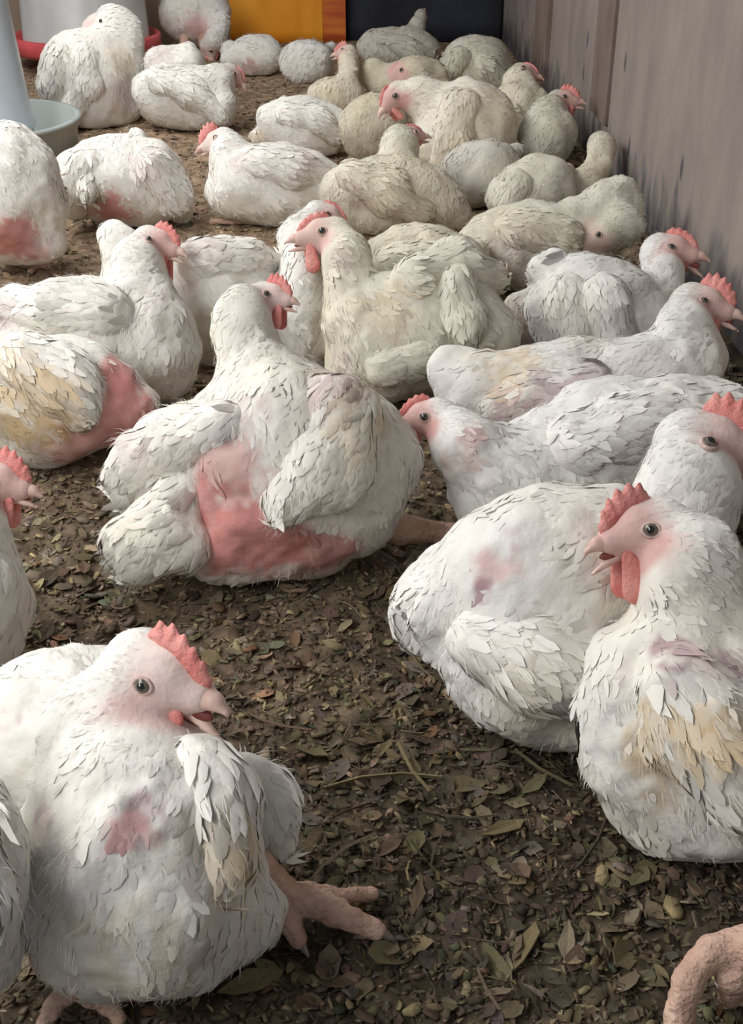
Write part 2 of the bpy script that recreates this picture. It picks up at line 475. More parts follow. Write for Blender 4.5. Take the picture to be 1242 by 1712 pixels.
    if hd is not None:
        fp = head.get('pink', .6)
        fx = np.clip((hl[:, 0]+.17+.35*np.clip(-hl[:, 2], 0, .3))/.20, 0, 1)*np.clip((.45-np.linalg.norm(hl, axis=1))/.1, 0, 1)
        top = np.clip((hl[:, 2]+.02)/.2, 0, 1)
        fw = np.clip(np.clip(fx*(1.15-.35*top)+.22*noise(v, 200)*fx, 0, 1)*fp*1.3, 0, .95)
        col = col*(1-fw[:, None])+FACE[None]*fw[:, None]
        chk = np.clip(1-np.linalg.norm((hl-np.array([-.08, 0, -.17]))*np.array([1, 0, .8]), axis=1)/.17, 0, 1)*np.clip((.5-np.abs(hl[:, 1]))/.1, 0, 1)
        cw = np.clip(chk*1.3, 0, 1)*fp*.8
        col = col*(1-cw[:, None])+np.array([.68, .36, .33])[None]*cw[:, None]
        face = np.clip((hl[:, 0]+.09+.35*np.clip(-hl[:, 2], 0, .25))/.1, 0, 1)*(np.linalg.norm(hl, axis=1) < .5)
        bald = np.maximum(bald, face*.95)
    body = make_mesh('body', v, F, M['bird'], root, col=col)
    vn = mesh_normals(body)
    # plumage
    ar, fn, pr = sample(v, F, 1)
    fcen = v[F].mean(1); fcol = col[F].mean(1); fb = bald[F].mean(1)
    view = ((CAM-fcen)*fn).sum(1) > -.1*np.linalg.norm(CAM-fcen, axis=1)
    fsz = np.full(len(F), max(.0135, 11*s0))
    if hd is not None:
        dh = np.linalg.norm(hd.local(fcen), axis=1)
        fsz = np.minimum(fsz, np.maximum(hd.L*(.085+(dh-.35)*.16), hd.L*.075))
    wts = ar*(1-np.clip(fb*1.15, 0, .985))/(fsz**2)*(fcen[:, 2] > .006)*np.where(view, 1, .35)
    nf = int(wts.sum()*2.9*fd); nf = min(nf, 8000 if t0 < 1.5 else 5500)
    wn = wts/wts.sum()
    ch = rng.choice(len(F), nf, p=wn)
    uv = rng.random((nf, 2))
    A_, B_, C_, D_ = (v[F[ch, i]] for i in range(4))
    pts = (A_*(1-uv[:, :1])+B_*uv[:, :1])*(1-uv[:, 1:])+(D_*(1-uv[:, :1])+C_*uv[:, :1])*uv[:, 1:]
    nr = vn[F[ch]].mean(1); nr /= np.linalg.norm(nr, axis=1, keepdims=True)
    fl = pts-beakp; fl /= np.linalg.norm(fl, axis=1, keepdims=True)
    fl = fl+np.array([0, 0, -.35])+.28*rng.normal(size=(nf, 3))+.35*np.stack([noise(pts+i*5, 30) for i in range(3)], 1)
    fl = fl-nr*(fl*nr).sum(1, keepdims=True); fl /= np.linalg.norm(fl, axis=1, keepdims=True)+1e-9
    ln = fsz[ch]*(.7+.6*rng.random(nf)); wd = ln*(.26+.20*rng.random(nf))
    lift = np.radians(.0+1.8*rng.random(nf)**2)
    cv = v; 
    fv, ff, fnn = feather_mesh(pts, nr, fl, ln, wd, lift, lambda p: sh.f(p)-(.0055*noise(p+11, 12)+.0042*noise(p+5, 24))*(1 if hd is None else 1-np.exp(-np.maximum(np.linalg.norm(hd.local(p), axis=1)-.25, 0)**2/.12))-rough*(.0026*noise(p, 42)+.0013*noise(p+3.3, 110)+.0020*noise(p*np.array([1, 1, .5])+7, 70))*(1 if hd is None else 1-.85*np.exp(-np.maximum(np.linalg.norm(hd.local(p), axis=1)-.25, 0)**2/.12)), .85, .55)
    fv[:, 2] = np.maximum(fv[:, 2], .002)
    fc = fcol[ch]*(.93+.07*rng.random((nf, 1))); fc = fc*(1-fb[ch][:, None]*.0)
    nb_ = int(nf*1.5); sel = rng.choice(nf, nb_)
    jit = pts[sel]+.004*rng.normal(size=(nb_, 3)); jit = jit-nr[sel]*sh.f(jit)[:, None]
    bl = fsz[ch][sel]*(.35+.5*rng.random(nb_))
    bv, bF, bn = fluff_mesh(jit, nr[sel], fl[sel], bl, np.full(nb_, max(.0003, .38*s0)), np.radians(6+26*rng.random(nb_)))
    bv[:, 2] = np.maximum(bv[:, 2], .002)
    allv = np.concatenate([fv, bv]); allf = np.concatenate([ff, bF+len(fv)])
    fo = make_mesh('plumage', allv, allf, M['feather'], root, col=np.concatenate([np.repeat(fc, 7, 0), np.repeat(fc[sel], 5, 0)]), normals=np.concatenate([fnn, bn]))
    fo['kind'] = 'stuff'
    # wings
    def soft_part(nm, chain_pts, kk=.010, along=None, big=.028, colr=None, nmax=900, lo=5):
        ws = Shape()
        for (p1, r1), (p2, r2) in zip(chain_pts[:-1], chain_pts[1:]): ws.cone(p1, p2, r1, r2, kk)
        wv, wF = ws.mesh(max(h, .0022)*1.05)
        wn0 = ws.grad(wv)
        dn = lambda p: rough*(.0016*noise(p, 60)+.0010*noise(p, 140)+.0042*noise(p+4, 26)+.003*noise(p*np.array([1.6, 1.6, .6])+9, 38))
        wv = wv+wn0*dn(wv)[:, None]
        wsf = lambda p: ws.f(p)-dn(p)
        yy = np.clip(noise(wv+seed, 14)*.9+.15, 0, 1)[:, None]
        wc = base[None]*(1-yy*dirt*np.array([[.04, .12, .34]]))
        for pt in patches:
            if len(pt) > 5 and pt[5] == 'skin': continue
            x, y, r, c, s_ = pt[:5]
            hit = sh.trace(CAM, ray(x, y), .2, 8); rr = r*t0/FPX
            rd_ = unit(hit-CAM); off_ = wv-hit; al_ = off_@rd_; off_ = off_-rd_[None]*(al_*np.clip(1-np.abs(al_)/.09, 0, 1))[:, None]
            dd = np.linalg.norm(off_, axis=1)/rr+.35*noise(wv, 45)+.25*noise(wv, 130)
            wg = np.clip((1.3-dd)/.45, 0, 1)*s_*np.clip(.75+.9*noise(wv*np.array([1, 1, .5]), 150), 0, 1); wg = np.clip(wg, 0, 1)[:, None]
            wc = wc*(1-wg)+np.array(c)[None]*wg
        wo = make_mesh(nm, wv, wF, M['bird'], root, col=wc)
        wvn = mesh_normals(wo)
        ar2, fn2, _ = sample(wv, wF, 1)
        cen = wv[wF].mean(1)
        n2 = int(min(nmax*fd, ar2.sum()/(big*big)*6.5*fd)); n2 = max(n2, 30)
        c2 = rng.choice(len(wF), n2, p=ar2/ar2.sum())
        ax = unit(chain_pts[-1][0]-chain_pts[0][0])
        nr2 = wvn[wF[c2]].mean(1); nr2 /= np.linalg.norm(nr2, axis=1, keepdims=True)
        f2 = ax[None]+np.array([0, 0, -.15])+.16*rng.normal(size=(n2, 3))
        f2 = f2-nr2*(f2*nr2).sum(1, keepdims=True); f2 /= np.linalg.norm(f2, axis=1, keepdims=True)+1e-9
        l2 = big*(.7+.6*rng.random(n2)); w2 = l2*(.28+.15*rng.random(n2))
        a2, b2, c3 = feather_mesh(cen[c2], nr2, f2, l2, w2, np.radians(.3+2.2*rng.random(n2)**2), wsf)
        a2[:, 2] = np.maximum(a2[:, 2], .002)
        nb2 = int(n2*1.6); c4 = rng.choice(len(wF), nb2, p=ar2/ar2.sum())
        nr4 = wvn[wF[c4]].mean(1); nr4 /= np.linalg.norm(nr4, axis=1, keepdims=True)
        f4 = ax[None]+np.array([0, 0, -.2])+.3*rng.normal(size=(nb2, 3)); f4 = f4-nr4*(f4*nr4).sum(1, keepdims=True); f4 /= np.linalg.norm(f4, axis=1, keepdims=True)+1e-9
        b4, bf4, bn4 = fluff_mesh(cen[c4], nr4, f4, big*(.4+.6*rng.random(nb2)), np.full(nb2, max(.0003, .4*s0)), np.radians(8+26*rng.random(nb2)))
        b4[:, 2] = np.maximum(b4[:, 2], .002)
        cc2 = np.concatenate([np.repeat(wc[wF[c2]].mean(1)*(.95+.05*rng.random((n2, 1))), 7, 0), np.repeat(wc[wF[c4]].mean(1), 5, 0)])
        b2 = np.concatenate([b2, bf4+len(a2)]); a2 = np.concatenate([a2, b4]); c3 = np.concatenate([c3, bn4])
        fo2 = make_mesh('feathers', a2, b2, M['feather'], wo, col=cc2, normals=c3)
        fo2.matrix_parent_inverse = Matrix.Identity(4); fo2['kind'] = 'stuff'
        return wo
    for wg in wings:
        pts = []
        for x, y, r in wg:
            rr = r*t0/FPX
            hit = sh.trace(CAM, ray(x, y), .2, 8)
            if float(sh.f(hit[None])[0]) > .003:    # pixel off the trunk: keep the distance of the nearest pass
                hit = P(x, y, float((hit-CAM)@FW))
            pts.append((hit+unit(ray(x, y))*rr*.52, rr))
        soft_part('wing', pts, big=max(.020, 17*s0))
    if tail:
        pts = [(P(x, y, t0+d), r*(t0+d)/FPX) for x, y, r, d in tail]
        soft_part('tail', pts, big=max(.024, 19*s0))
    # head furniture
    if hd is not None:
        W = hd.w; L = hd.L
        us = Shape(False)
        us.cone(W((.22, 0, -.058)), W((.39, 0, -.070)), .104*L, .056*L, .02*L)
        us.cone(W((.38, 0, -.065)), W((.485, 0, -.115)), .054*L, .020*L, .02*L)
        us.cone(W((.485, 0, -.115)), W((.505, 0, -.165)), .020*L, .007*L, .01*L)
        uvv, uF = us.mesh(max(.028*L, .0011))
        make_mesh('upper_beak', uvv, uF, M['beak'], root)
        ls = Shape(False)
        ls.cone(W((.14, 0, -.165)), W((.32, 0, -.165-op*.6)), .056*L, .034*L, .02*L)
        ls.cone(W((.32, 0, -.165-op*.6)), W((.455, 0, -.165-op*1.15)), .034*L, .012*L, .01*L)
        lv, lF = ls.mesh(max(.028*L, .0011))
        make_mesh('lower_beak', lv, lF, M['beak'], root)
        if op > .05:
            ball('mouth', W((.25, 0, -.14-op*.32)), hd.m.T, (.13*L, .040*L, (.015+op*.22)*L), M['mouth'], root)
        for sg in (1, -1):
            if L > .05:
                ball('nostril', W((.31, sg*.052, -.055)), hd.m.T, (.020*L, .012*L, .010*L), M['mouth'], root)
            st = W((.02, sg*.6, .01)); hit = sh.trace(st, -hd.m[:, 1]*sg, 0, L)
            nrm = sh.grad(hit[None])[0]
            er = head.get('er', .060)*1.12*L
            ec = hit-nrm*er*.35
            e = ball('eye', ec, np.eye(3), (er, er, er), M['iris'], root)
            pc = ec+nrm*er*.55
            p_ = ball('pupil', pc, np.eye(3), (er*.58,)*3, M['pupil'], e)
            p_.matrix_parent_inverse = Matrix.Identity(4)
            ring('eyelid', hit+nrm*er*.02, nrm, er*1.02, er*.26, M['lid'], root)
            ball('ear_lobe', W((-.135, sg*.19, -.15)), hd.m.T, (.05*L, .022*L, .05*L), M['lid'], root)
        cs = head.get('comb', .8)
        if cs > 0:
            cv, cF = comb_mesh(hd, cs, head.get('ctilt', 0))
            make_mesh('comb', cv, cF, M['comb'], root)
        ws_ = head.get('wattle', .8)*1.2
        if ws_ > 0:
            for sg in (1, -1):
                wsd = Shape(False)
                wsd.cone(W((.17, sg*.09, -.20)), W((.14, sg*.115, -.22-.18*ws_)), .062*L, .088*L*ws_, .02*L)
                wv, wF = wsd.mesh(.028*L)
                lw = hd.local(wv); lw[:, 1] = sg*.105+(lw[:, 1]-sg*.105)*.45
                make_mesh('wattle', W(lw), wF, M['comb'], root)
    for lg in legs: leg(root, lg, t0)
    BIRDS.append((root, sh, t0))
    return root, t0

def leg(root, spec, t0):
    """spec: dict(shank=[(x,y,r,z)..], toes=[[(x,y,r,z)..]..]) heights z in metres"""
    sh = Shape(); hs = .0022
    def pts(ch): 
        o = []
        for x, y, r, z in ch:
            t = tz(x, y, z); o.append((P(x, y, t), r*t/FPX))
        return o
    allp = []
    if spec.get('shank'): allp.append(pts(spec['shank']))
    for t in spec.get('toes', []): allp.append(pts(t))
    hs = max(.0016, 3*np.mean([r for ch in allp for _, r in ch])/12)
    for ch in allp:
        for (a, r1), (b, r2) in zip(ch[:-1], ch[1:]): sh.cone(a, b, r1*.82, r2*.82, .0025)
    v, F = sh.mesh(hs)
    n = sh.grad(v)
    v = v+n*(.0006*np.sign(noise(v, 260))*np.abs(noise(v, 260))**.5+.0007*noise(v, 120))[:, None]
    lo = make_mesh('leg', v, F, M['leg'], root)
    for t in spec.get('toes', []):
        ch = pts(t); (a, r1), (b, r2) = ch[-2], ch[-1]
        d = unit(b-a); c1 = b+d*r2*.4; c2 = b+d*r2*1.9+np.array([0, 0, -r2*.5]); c2[2] = max(c2[2], .002)
        cs = Shape(False).cone(c1, c2, r2*.5, r2*.14, .002)
        cv, cF = cs.mesh(max(r2*.22, .0007))
        c = make_mesh('claw', cv, cF, M['claw'], lo); c.matrix_parent_inverse = Matrix.Identity(4)

# ---------------------------------------------------------------- the setting
def tagged(o, **kw):
    for k_, v_ in kw.items(): o[k_] = v_
    return o
def WX(y): return .452-.0255*(y-1.28)
BACK_Y = 3.8
# litter floor
xs = np.arange(-1.9, .62, .0085); ys = np.arange(.12, BACK_Y+.02, .0085)
gx, gy = np.meshgrid(xs, ys, indexing='ij')
gp = np.stack([gx, gy, np.zeros_like(gx)], -1)
gz = .0045*noise(gp, 9)+.0035*noise(gp, 34)+.0030*noise(gp+5, 80)-.003
def litter_colour(p):
    p = np.asarray(p, float); q = p.copy(); q[..., 2] = 0
    dry = np.clip((p[..., 1]-.75)/1.15-1.1*p[..., 0]+.25*noise(q, 3.1), 0, 1)[..., None]
    wet = np.array([.165, .122, .085]); tan = np.array([.58, .41, .275])
    olive = np.array([.15, .125, .075])
    m = np.clip(noise(q, 7)+.3, 0, 1)[..., None]
    c = (wet*(1-m*.5)+olive*m*.5)*(1-dry)+tan*dry
    return c*(.7+.3*noise(q, 95)[..., None])
n1, n2 = gx.shape
ii = np.arange(n1*n2).reshape(n1, n2)
gF = np.stack([ii[:-1, :-1], ii[1:, :-1], ii[1:, 1:], ii[:-1, 1:]], -1).reshape(-1, 4)
gv = np.stack([gx, gy, gz], -1).reshape(-1, 3)
floor = make_mesh('floor', gv, gF, M['litter'], col=litter_colour(gv))
tagged(floor, kind='structure', label='brown bedding of wood shavings and dry leaf flakes covering the coop floor')

def boxmesh(lo, hi, bev=.0): 
    bm = bmesh.new(); bmesh.ops.create_cube(bm, size=1)
    for v in bm.verts: v.co = Vector([(lo[i]+hi[i])/2+v.co[i]*(hi[i]-lo[i]) for i in range(3)])
    if bev: bmesh.ops.bevel(bm, geom=bm.edges[:], offset=bev, segments=2, affect='EDGES')
    return bm
def link_bm(name, bm, mat, parent=None, smooth=False):
    me = bpy.data.meshes.new(name); bm.to_mesh(me); bm.free(); me.materials.append(mat)
    if smooth: me.polygons.foreach_set('use_smooth', np.ones(len(me.polygons), bool))
    o = bpy.data.objects.new(name, me); COL.objects.link(o)
    if parent is not None: o.parent = parent
    return o

def wall_mat(name, c1, c2, dark, spots=True):
    m, N, L, b = mat_base(name)
    tc = N.new('ShaderNodeTexCoord'); mp = N.new('ShaderNodeMapping'); mp.inputs['Scale'].default_value = (5, 5, 2.2)
    L.new(tc.outputs['Object'], mp.inputs[0])
    n = N.new('ShaderNodeTexNoise'); n.inputs['Scale'].default_value = 2.2; n.inputs['Detail'].default_value = 8; n.inputs['Roughness'].default_value = .62
    L.new(mp.outputs[0], n.inputs['Vector'])
    r = N.new('ShaderNodeValToRGB'); r.color_ramp.elements[0].position = .32; r.color_ramp.elements[1].position = .68
    r.color_ramp.elements[0].color = (*c1, 1); r.color_ramp.elements[1].color = (*c2, 1); L.new(n.outputs['Fac'], r.inputs[0])
    # knots and nail marks
    mp2 = N.new('ShaderNodeMapping'); mp2.inputs['Scale'].default_value = (14, 14, 6); L.new(tc.outputs['Object'], mp2.inputs[0])
    vo = N.new('ShaderNodeTexVoronoi'); vo.inputs['Scale'].default_value = 1.0; L.new(mp2.outputs[0], vo.inputs['Vector'])
    sp = N.new('ShaderNodeMapRange'); sp.inputs[1].default_value = .07; sp.inputs[2].default_value = .13; sp.inputs[3].default_value = .75; sp.inputs[4].default_value = 0
    L.new(vo.outputs['Distance'], sp.inputs[0])
    # grime near the floor
    sx = N.new('ShaderNodeSeparateXYZ'); L.new(tc.outputs['Object'], sx.inputs[0])
    n3 = N.new('ShaderNodeTexNoise'); n3.inputs['Scale'].default_value = 6; n3.inputs['Detail'].default_value = 5; L.new(mp.outputs[0], n3.inputs['Vector'])
    ad = N.new('ShaderNodeMath'); ad.operation = 'MULTIPLY_ADD'; L.new(n3.outputs['Fac'], ad.inputs[0]); ad.inputs[1].default_value = -.22; L.new(sx.outputs['Z'], ad.inputs[2])
    gr = N.new('ShaderNodeMapRange'); gr.inputs[1].default_value = -.09; gr.inputs[2].default_value = -.01; gr.inputs[3].default_value = .9; gr.inputs[4].default_value = 0
    L.new(ad.outputs[0], gr.inputs[0])
    mxs = N.new('ShaderNodeMath'); mxs.operation = 'MAXIMUM'; L.new(sp.outputs[0], mxs.inputs[0]); L.new(gr.outputs[0], mxs.inputs[1])
    mx = N.new('ShaderNodeMixRGB'); L.new(mxs.outputs[0], mx.inputs[0]); L.new(r.outputs[0], mx.inputs[1]); mx.inputs[2].default_value = (*dark, 1)
    L.new(mx.outputs[0], b.inputs['Base Color']); b.inputs['Roughness'].default_value = .85; b.inputs['Specular IOR Level'].default_value = .2
    bp = N.new('ShaderNodeBump'); bp.inputs['Strength'].default_value = .4; bp.inputs['Distance'].default_value = .003
    L.new(n.outputs['Fac'], bp.inputs['Height']); L.new(bp.outputs[0], b.inputs['Normal'])
    return m
M['board'] = wall_mat('weathered_board', (.25, .212, .195), (.35, .302, .272), (.05, .048, .06))
M['batten'] = wall_mat('brown_batten', (.17, .125, .105), (.27, .21, .18), (.05, .04, .04))
M['navy'] = mat_noise('navy_tarp', (.026, .027, .033), (.045, .050, .075), 5, .7, .5, 40, spec=.2)
M['tan_board'] = mat_noise('tan_board', (.36, .26, .19), (.48, .36, .27), 6, .8, .3, 60, stretch=(3, 3, .5))
M['orange'] = mat_noise('orange_sheet', (.95, .33, .02), (1.0, .44, .04), 3, .5, .2, 12, spec=.3)
M['orange_red'] = mat_noise('orange_red_sheet', (.55, .09, .03), (.80, .24, .04), 9, .5, .2, 12, stretch=(1, 1, 5), spec=.3)

def ray_wall_y(px, py):
    r = ray(px, py)        # X = .452-.0255*(Y-1.28)
    t = (.452+.0255*1.28)/(r[0]+.0255*r[1]); return t*r[1]
def wall_slab(name, ya, yb, out, th, z0, z1, mat, parent):
    bm = bmesh.new(); vs = []
    for y in (ya, yb):
        for x in (WX(y)-out, WX(y)-out+th):
            for z in (z0, z1): vs.append(bm.verts.new((x, y, z)))
    for f in ((0, 1, 3, 2), (4, 6, 7, 5), (0, 4, 5, 1), (2, 3, 7, 6), (0, 2, 6, 4), (1, 5, 7, 3)): bm.faces.new([vs[i] for i in f])
    bmesh.ops.recalc_face_normals(bm, faces=bm.faces[:])
    bmesh.ops.bevel(bm, geom=bm.edges[:], offset=.002, segments=1, affect='EDGES')
    return link_bm(name, bm, mat, parent)
wr = wall_slab('wall_right', .1, BACK_Y+.05, -.014, .03, -.02, 1.35, M['batten'], None)
tagged(wr, kind='structure', label='coop side wall of weathered grey boards with brown battens')
ya, yb, yc, yd = ray_wall_y(905, 40), ray_wall_y(919, 40), ray_wall_y(1006, 60), ray_wall_y(1025, 60)
wall_slab('wall_board', yb+.0, BACK_Y, .0, .013, .0, 1.35, M['board'], wr)
wall_slab('wall_board', yd-.02, yb-.03, .001, .013, .0, 1.35, M['board'], wr)
wall_slab('wall_board', .12, yd-.03, .002, .013, .005, 1.35, M['board'], wr)
wall_slab('batten', yb-.035, ya+.02, .014, .016, .0, 1.35, M['batten'], wr)
wall_slab('batten', yd-.035, yc+.01, .010, .014, .09, 1.35, M['batten'], wr)

wb = link_bm('wall_back', boxmesh((-1.95, BACK_Y, -.02), (.5, BACK_Y+.03, 1.35)), M['tan_board'])
tagged(wb, kind='structure', label='tan back wall of the coop behind the feeders')
# navy plastic sheet with soft folds, hung on the back wall
def sheet(name, x0, x1, z0, z1, Y, mat, amp, parent=None):
    nx, nz = 60, 24; V = []; F = []
    for s_ in (0, 1):
        for i in range(nx+1):
            for j in range(nz+1):
                x = x0+(x1-x0)*i/nx; z = z0+(z1-z0)*j/nz
                p = np.array([x, 0, z*.35]); y = Y+amp*float(noise(p, 14))+amp*.4*float(noise(p, 40))-(.0025 if s_ == 0 else 0)
                V.append((x, y, z))
    n = (nx+1)*(nz+1); id = lambda s_, i, j: s_*n+i*(nz+1)+j
    for i in range(nx):
        for j in range(nz):
            F.append((id(0, i, j), id(0, i+1, j), id(0, i+1, j+1), id(0, i, j+1)))
            F.append((id(1, i, j), id(1, i, j+1), id(1, i+1, j+1), id(1, i+1, j)))
    for i in range(nx):
        F.append((id(0, i, nz), id(0, i+1, nz), id(1, i+1, nz), id(1, i, nz))); F.append((id(0, i, 0), id(1, i, 0), id(1, i+1, 0), id(0, i+1, 0)))
    for j in range(nz):
        F.append((id(0, 0, j), id(0, 0, j+1), id(1, 0, j+1), id(1, 0, j))); F.append((id(0, nx, j), id(1, nx, j), id(1, nx, j+1), id(0, nx, j+1)))
    return make_mesh(name, V, F, mat, parent)
def XA(px, Y, py=40): r = ray(px, py); return r[0]*Y/r[1]
o = sheet('navy_tarp', XA(577, BACK_Y-.03), WX(BACK_Y)-.004, 0.0, 1.3, BACK_Y-.018, M['navy'], .008)
tagged(o, label='dark navy plastic tarp hanging in the back corner of the coop', category='tarp')
op_ = empty('orange_panel', (XA(480, BACK_Y-.06), BACK_Y-.05, 0), 'bright orange plastic sheet standing against the back wall', 'plastic sheet')
sheet('sheet', XA(384, BACK_Y-.06), XA(540, BACK_Y-.06), .0, .75, BACK_Y-.055, M['orange'], .006, op_)
sheet('reddish_edge', XA(540, BACK_Y-.06), XA(578, BACK_Y-.06), .0, .75, BACK_Y-.053, M['orange_red'], .004, op_)

# drinkers
def lathe(name, prof, c, mat, parent, n=56):
    V = []; F = []
    for r, z in prof:
        for i in range(n): a = 2*PI*i/n; V.append((c[0]+r*math.cos(a), c[1]+r*math.sin(a), c[2]+z))
    m = len(prof)
    for j in range(m-1):
        for i in range(n): F.append((j*n+i, j*n+(i+1) % n, (j+1)*n+(i+1) % n, (j+1)*n+i))
    return make_mesh(name, V, F, mat, parent)
def plastic(name, c, trans=0.0, rough=.3):
    m, N, L, b = mat_base(name)
    tc = N.new('ShaderNodeTexCoord'); mp = N.new('ShaderNodeMapping'); mp.inputs['Scale'].default_value = (8, 8, 3); L.new(tc.outputs['Object'], mp.inputs[0])
    n = N.new('ShaderNodeTexNoise'); n.inputs['Scale'].default_value = 2; n.inputs['Detail'].default_value = 5; L.new(mp.outputs[0], n.inputs['Vector'])
    r = N.new('ShaderNodeValToRGB'); r.color_ramp.elements[0].position = .3; r.color_ramp.elements[1].position = .7
    r.color_ramp.elements[0].color = (*[x*.78 for x in c], 1); r.color_ramp.elements[1].color = (*c, 1)
    L.new(n.outputs['Fac'], r.inputs[0]); L.new(r.outputs[0], b.inputs['Base Color'])
    b.inputs['Roughness'].default_value = rough; b.inputs['Transmission Weight'].default_value = trans
    return m
M['blue_jar'] = plastic('pale_blue_plastic', (.66, .74, .80), .15, .3)
M['white_jar'] = plastic('milky_plastic', (.78, .78, .76), .2, .35)
M['green_tray'] = plastic('grey_green_plastic', (.45, .50, .48), 0, .4)
M['red_tray'] = plastic('red_plastic', (.82, .12, .13), 0, .35)
c1 = PZ(-24, 262, .0)
d1 = empty('poultry_drinker', c1, 'pale blue plastic jar drinker on a grey green tray at the left edge', 'drinker')
lathe('tray', [(0, .004), (.165, .004), (.178, .012), (.183, .066), (.187, .070), (.187, .066), (.191, .066), (.191, .074), (.178, .074), (.175, .02), (.10, .016), (.098, .05), (0, .05)], c1, M['green_tray'], d1)
lathe('jar', [(0, .052), (.098, .052), (.104, .058), (.104, .066), (.099, .072), (.082, .30), (.076, .33), (.05, .345), (0, .35)], c1, M['blue_jar'], d1)
lathe('foot_ring', [(.105, .0), (.128, .0), (.13, .004), (.10, .004)], c1, M['green_tray'], d1, 40)
c2 = PZ(150, 106, 0)
d2 = empty('poultry_drinker', c2, 'milky white bucket drinker on a red tray in the back left corner', 'drinker')
lathe('tray', [(0, .03), (.155, .03), (.188, .034), (.196, .045), (.196, .072), (.190, .078), (.184, .072), (.18, .05), (0, .045)], c2, M['red_tray'], d2)
lathe('foot_ring', [(.10, 0), (.13, 0), (.135, .03), (.10, .03)], c2, M['red_tray'], d2)
lathe('jar', [(0, .05), (.168, .05), (.172, .056), (.166, .062), (.156, .30), (.15, .32), (.12, .335), (0, .34)], c2, M['white_jar'], d2)

# ---------------------------------------------------------------- loose litter
def piece_geo(kind, r):
    """one small flake (kind 0), curled leaf (1), straw (2) or chip (3) centred on the origin, unit length"""
    if kind == 2:
        th = .020; b1 = (r.random()-.5)*.22; V = []
        for i, x in enumerate((-.5, -.17, .17, .5)):
            y = b1*(1-(2*x)**2)
            for a in range(3): V.append((x, y+th*math.cos(a*2.1), th+th*math.sin(a*2.1)))
        F = []
        for i in range(3):
            for a in range(3): F.append((i*3+a, i*3+(a+1) % 3, (i+1)*3+(a+1) % 3, (i+1)*3+a))
        return V, F+[(0, 2, 1), (9, 10, 11)]
    if kind == 3:
        w_ = .14+.22*r.random(); t_ = .10
        o = [(-.5, -w_*.6), (-.1, -w_), (.45, -w_*.7), (.5, w_*.2), (.2, w_), (-.4, w_*.8)]
        o = [(x+(r.random()-.5)*.12, y+(r.random()-.5)*.12) for x, y in o]; n = 6
        V = [(x, y, 0) for x, y in o]+[(x*.92, y*.92, t_+.05*r.random()) for x, y in o]
        return V, [tuple(range(n))[::-1], tuple(range(n, 2*n))]+[(i, (i+1) % n, n+(i+1) % n, n+i) for i in range(n)]
    w_ = (.12+.2*r.random()) if kind == 1 else (.10+.25*r.random()); cu = .18+.25*r.random() if kind == 1 else .10
    up = [(-.5, 0), (-.28, w_*.7), (.0, w_), (.3, w_*.6), (.5, .02)]; dn = [(-.28, -w_*.7), (.02, -w_*.9), (.3, -w_*.55)]
    ju = lambda p: (p[0]+(r.random()-.5)*.1, p[1]+(r.random()-.5)*.1, .04+cu*(p[1]/max(w_, .01))**2*w_+cu*.5*p[0]*p[0]+(r.random()-.5)*.05)
    U = [ju(p) for p in up]; D = [ju(p) for p in dn]; C = [(x, 0, .02+cu*.5*x*x) for x in (-.28, .0, .3)]
    V = U+D+C     # 0-4 up, 5-7 down, 8-10 rib
    F = [(0, 8, 1), (1, 8, 9, 2), (2, 9, 10, 3), (3, 10, 4), (0, 5, 8), (5, 6, 9, 8), (6, 7, 10, 9), (7, 4, 10)]
    n = len(V); V2 = [(x, y, z-.03) for x, y, z in V]
    rim = [0, 1, 2, 3, 4, 7, 6, 5]
    return V+V2, F+[tuple(n+i for i in f[::-1]) for f in F]+[(rim[(i+1) % 8], rim[i], n+rim[i], n+rim[(i+1) % 8]) for i in range(8)]
PAL = np.array([[.36, .27, .16], [.25, .21, .11], [.17, .12, .08], [.30, .25, .21], [.44, .36, .20], [.12, .09, .065], [.24, .16, .11], [.20, .20, .10]])
def scatter_points(n, near_bias, yr=(.42, 3.75)):
    out = []
    y = yr[0]*(yr[1]/yr[0])**(rng.random(n)**near_bias)
    half = .36*(y*.866+.283)*.95+.06
    x = (rng.random(n)*2-1)*half
    return np.stack([np.minimum(x, WX(y)-.02), y], 1)
def tri(F):
    o = []
    for f in F:
        for i in range(1, len(f)-1): o.append((f[0], f[i], f[i+1]))
    return np.array(o)
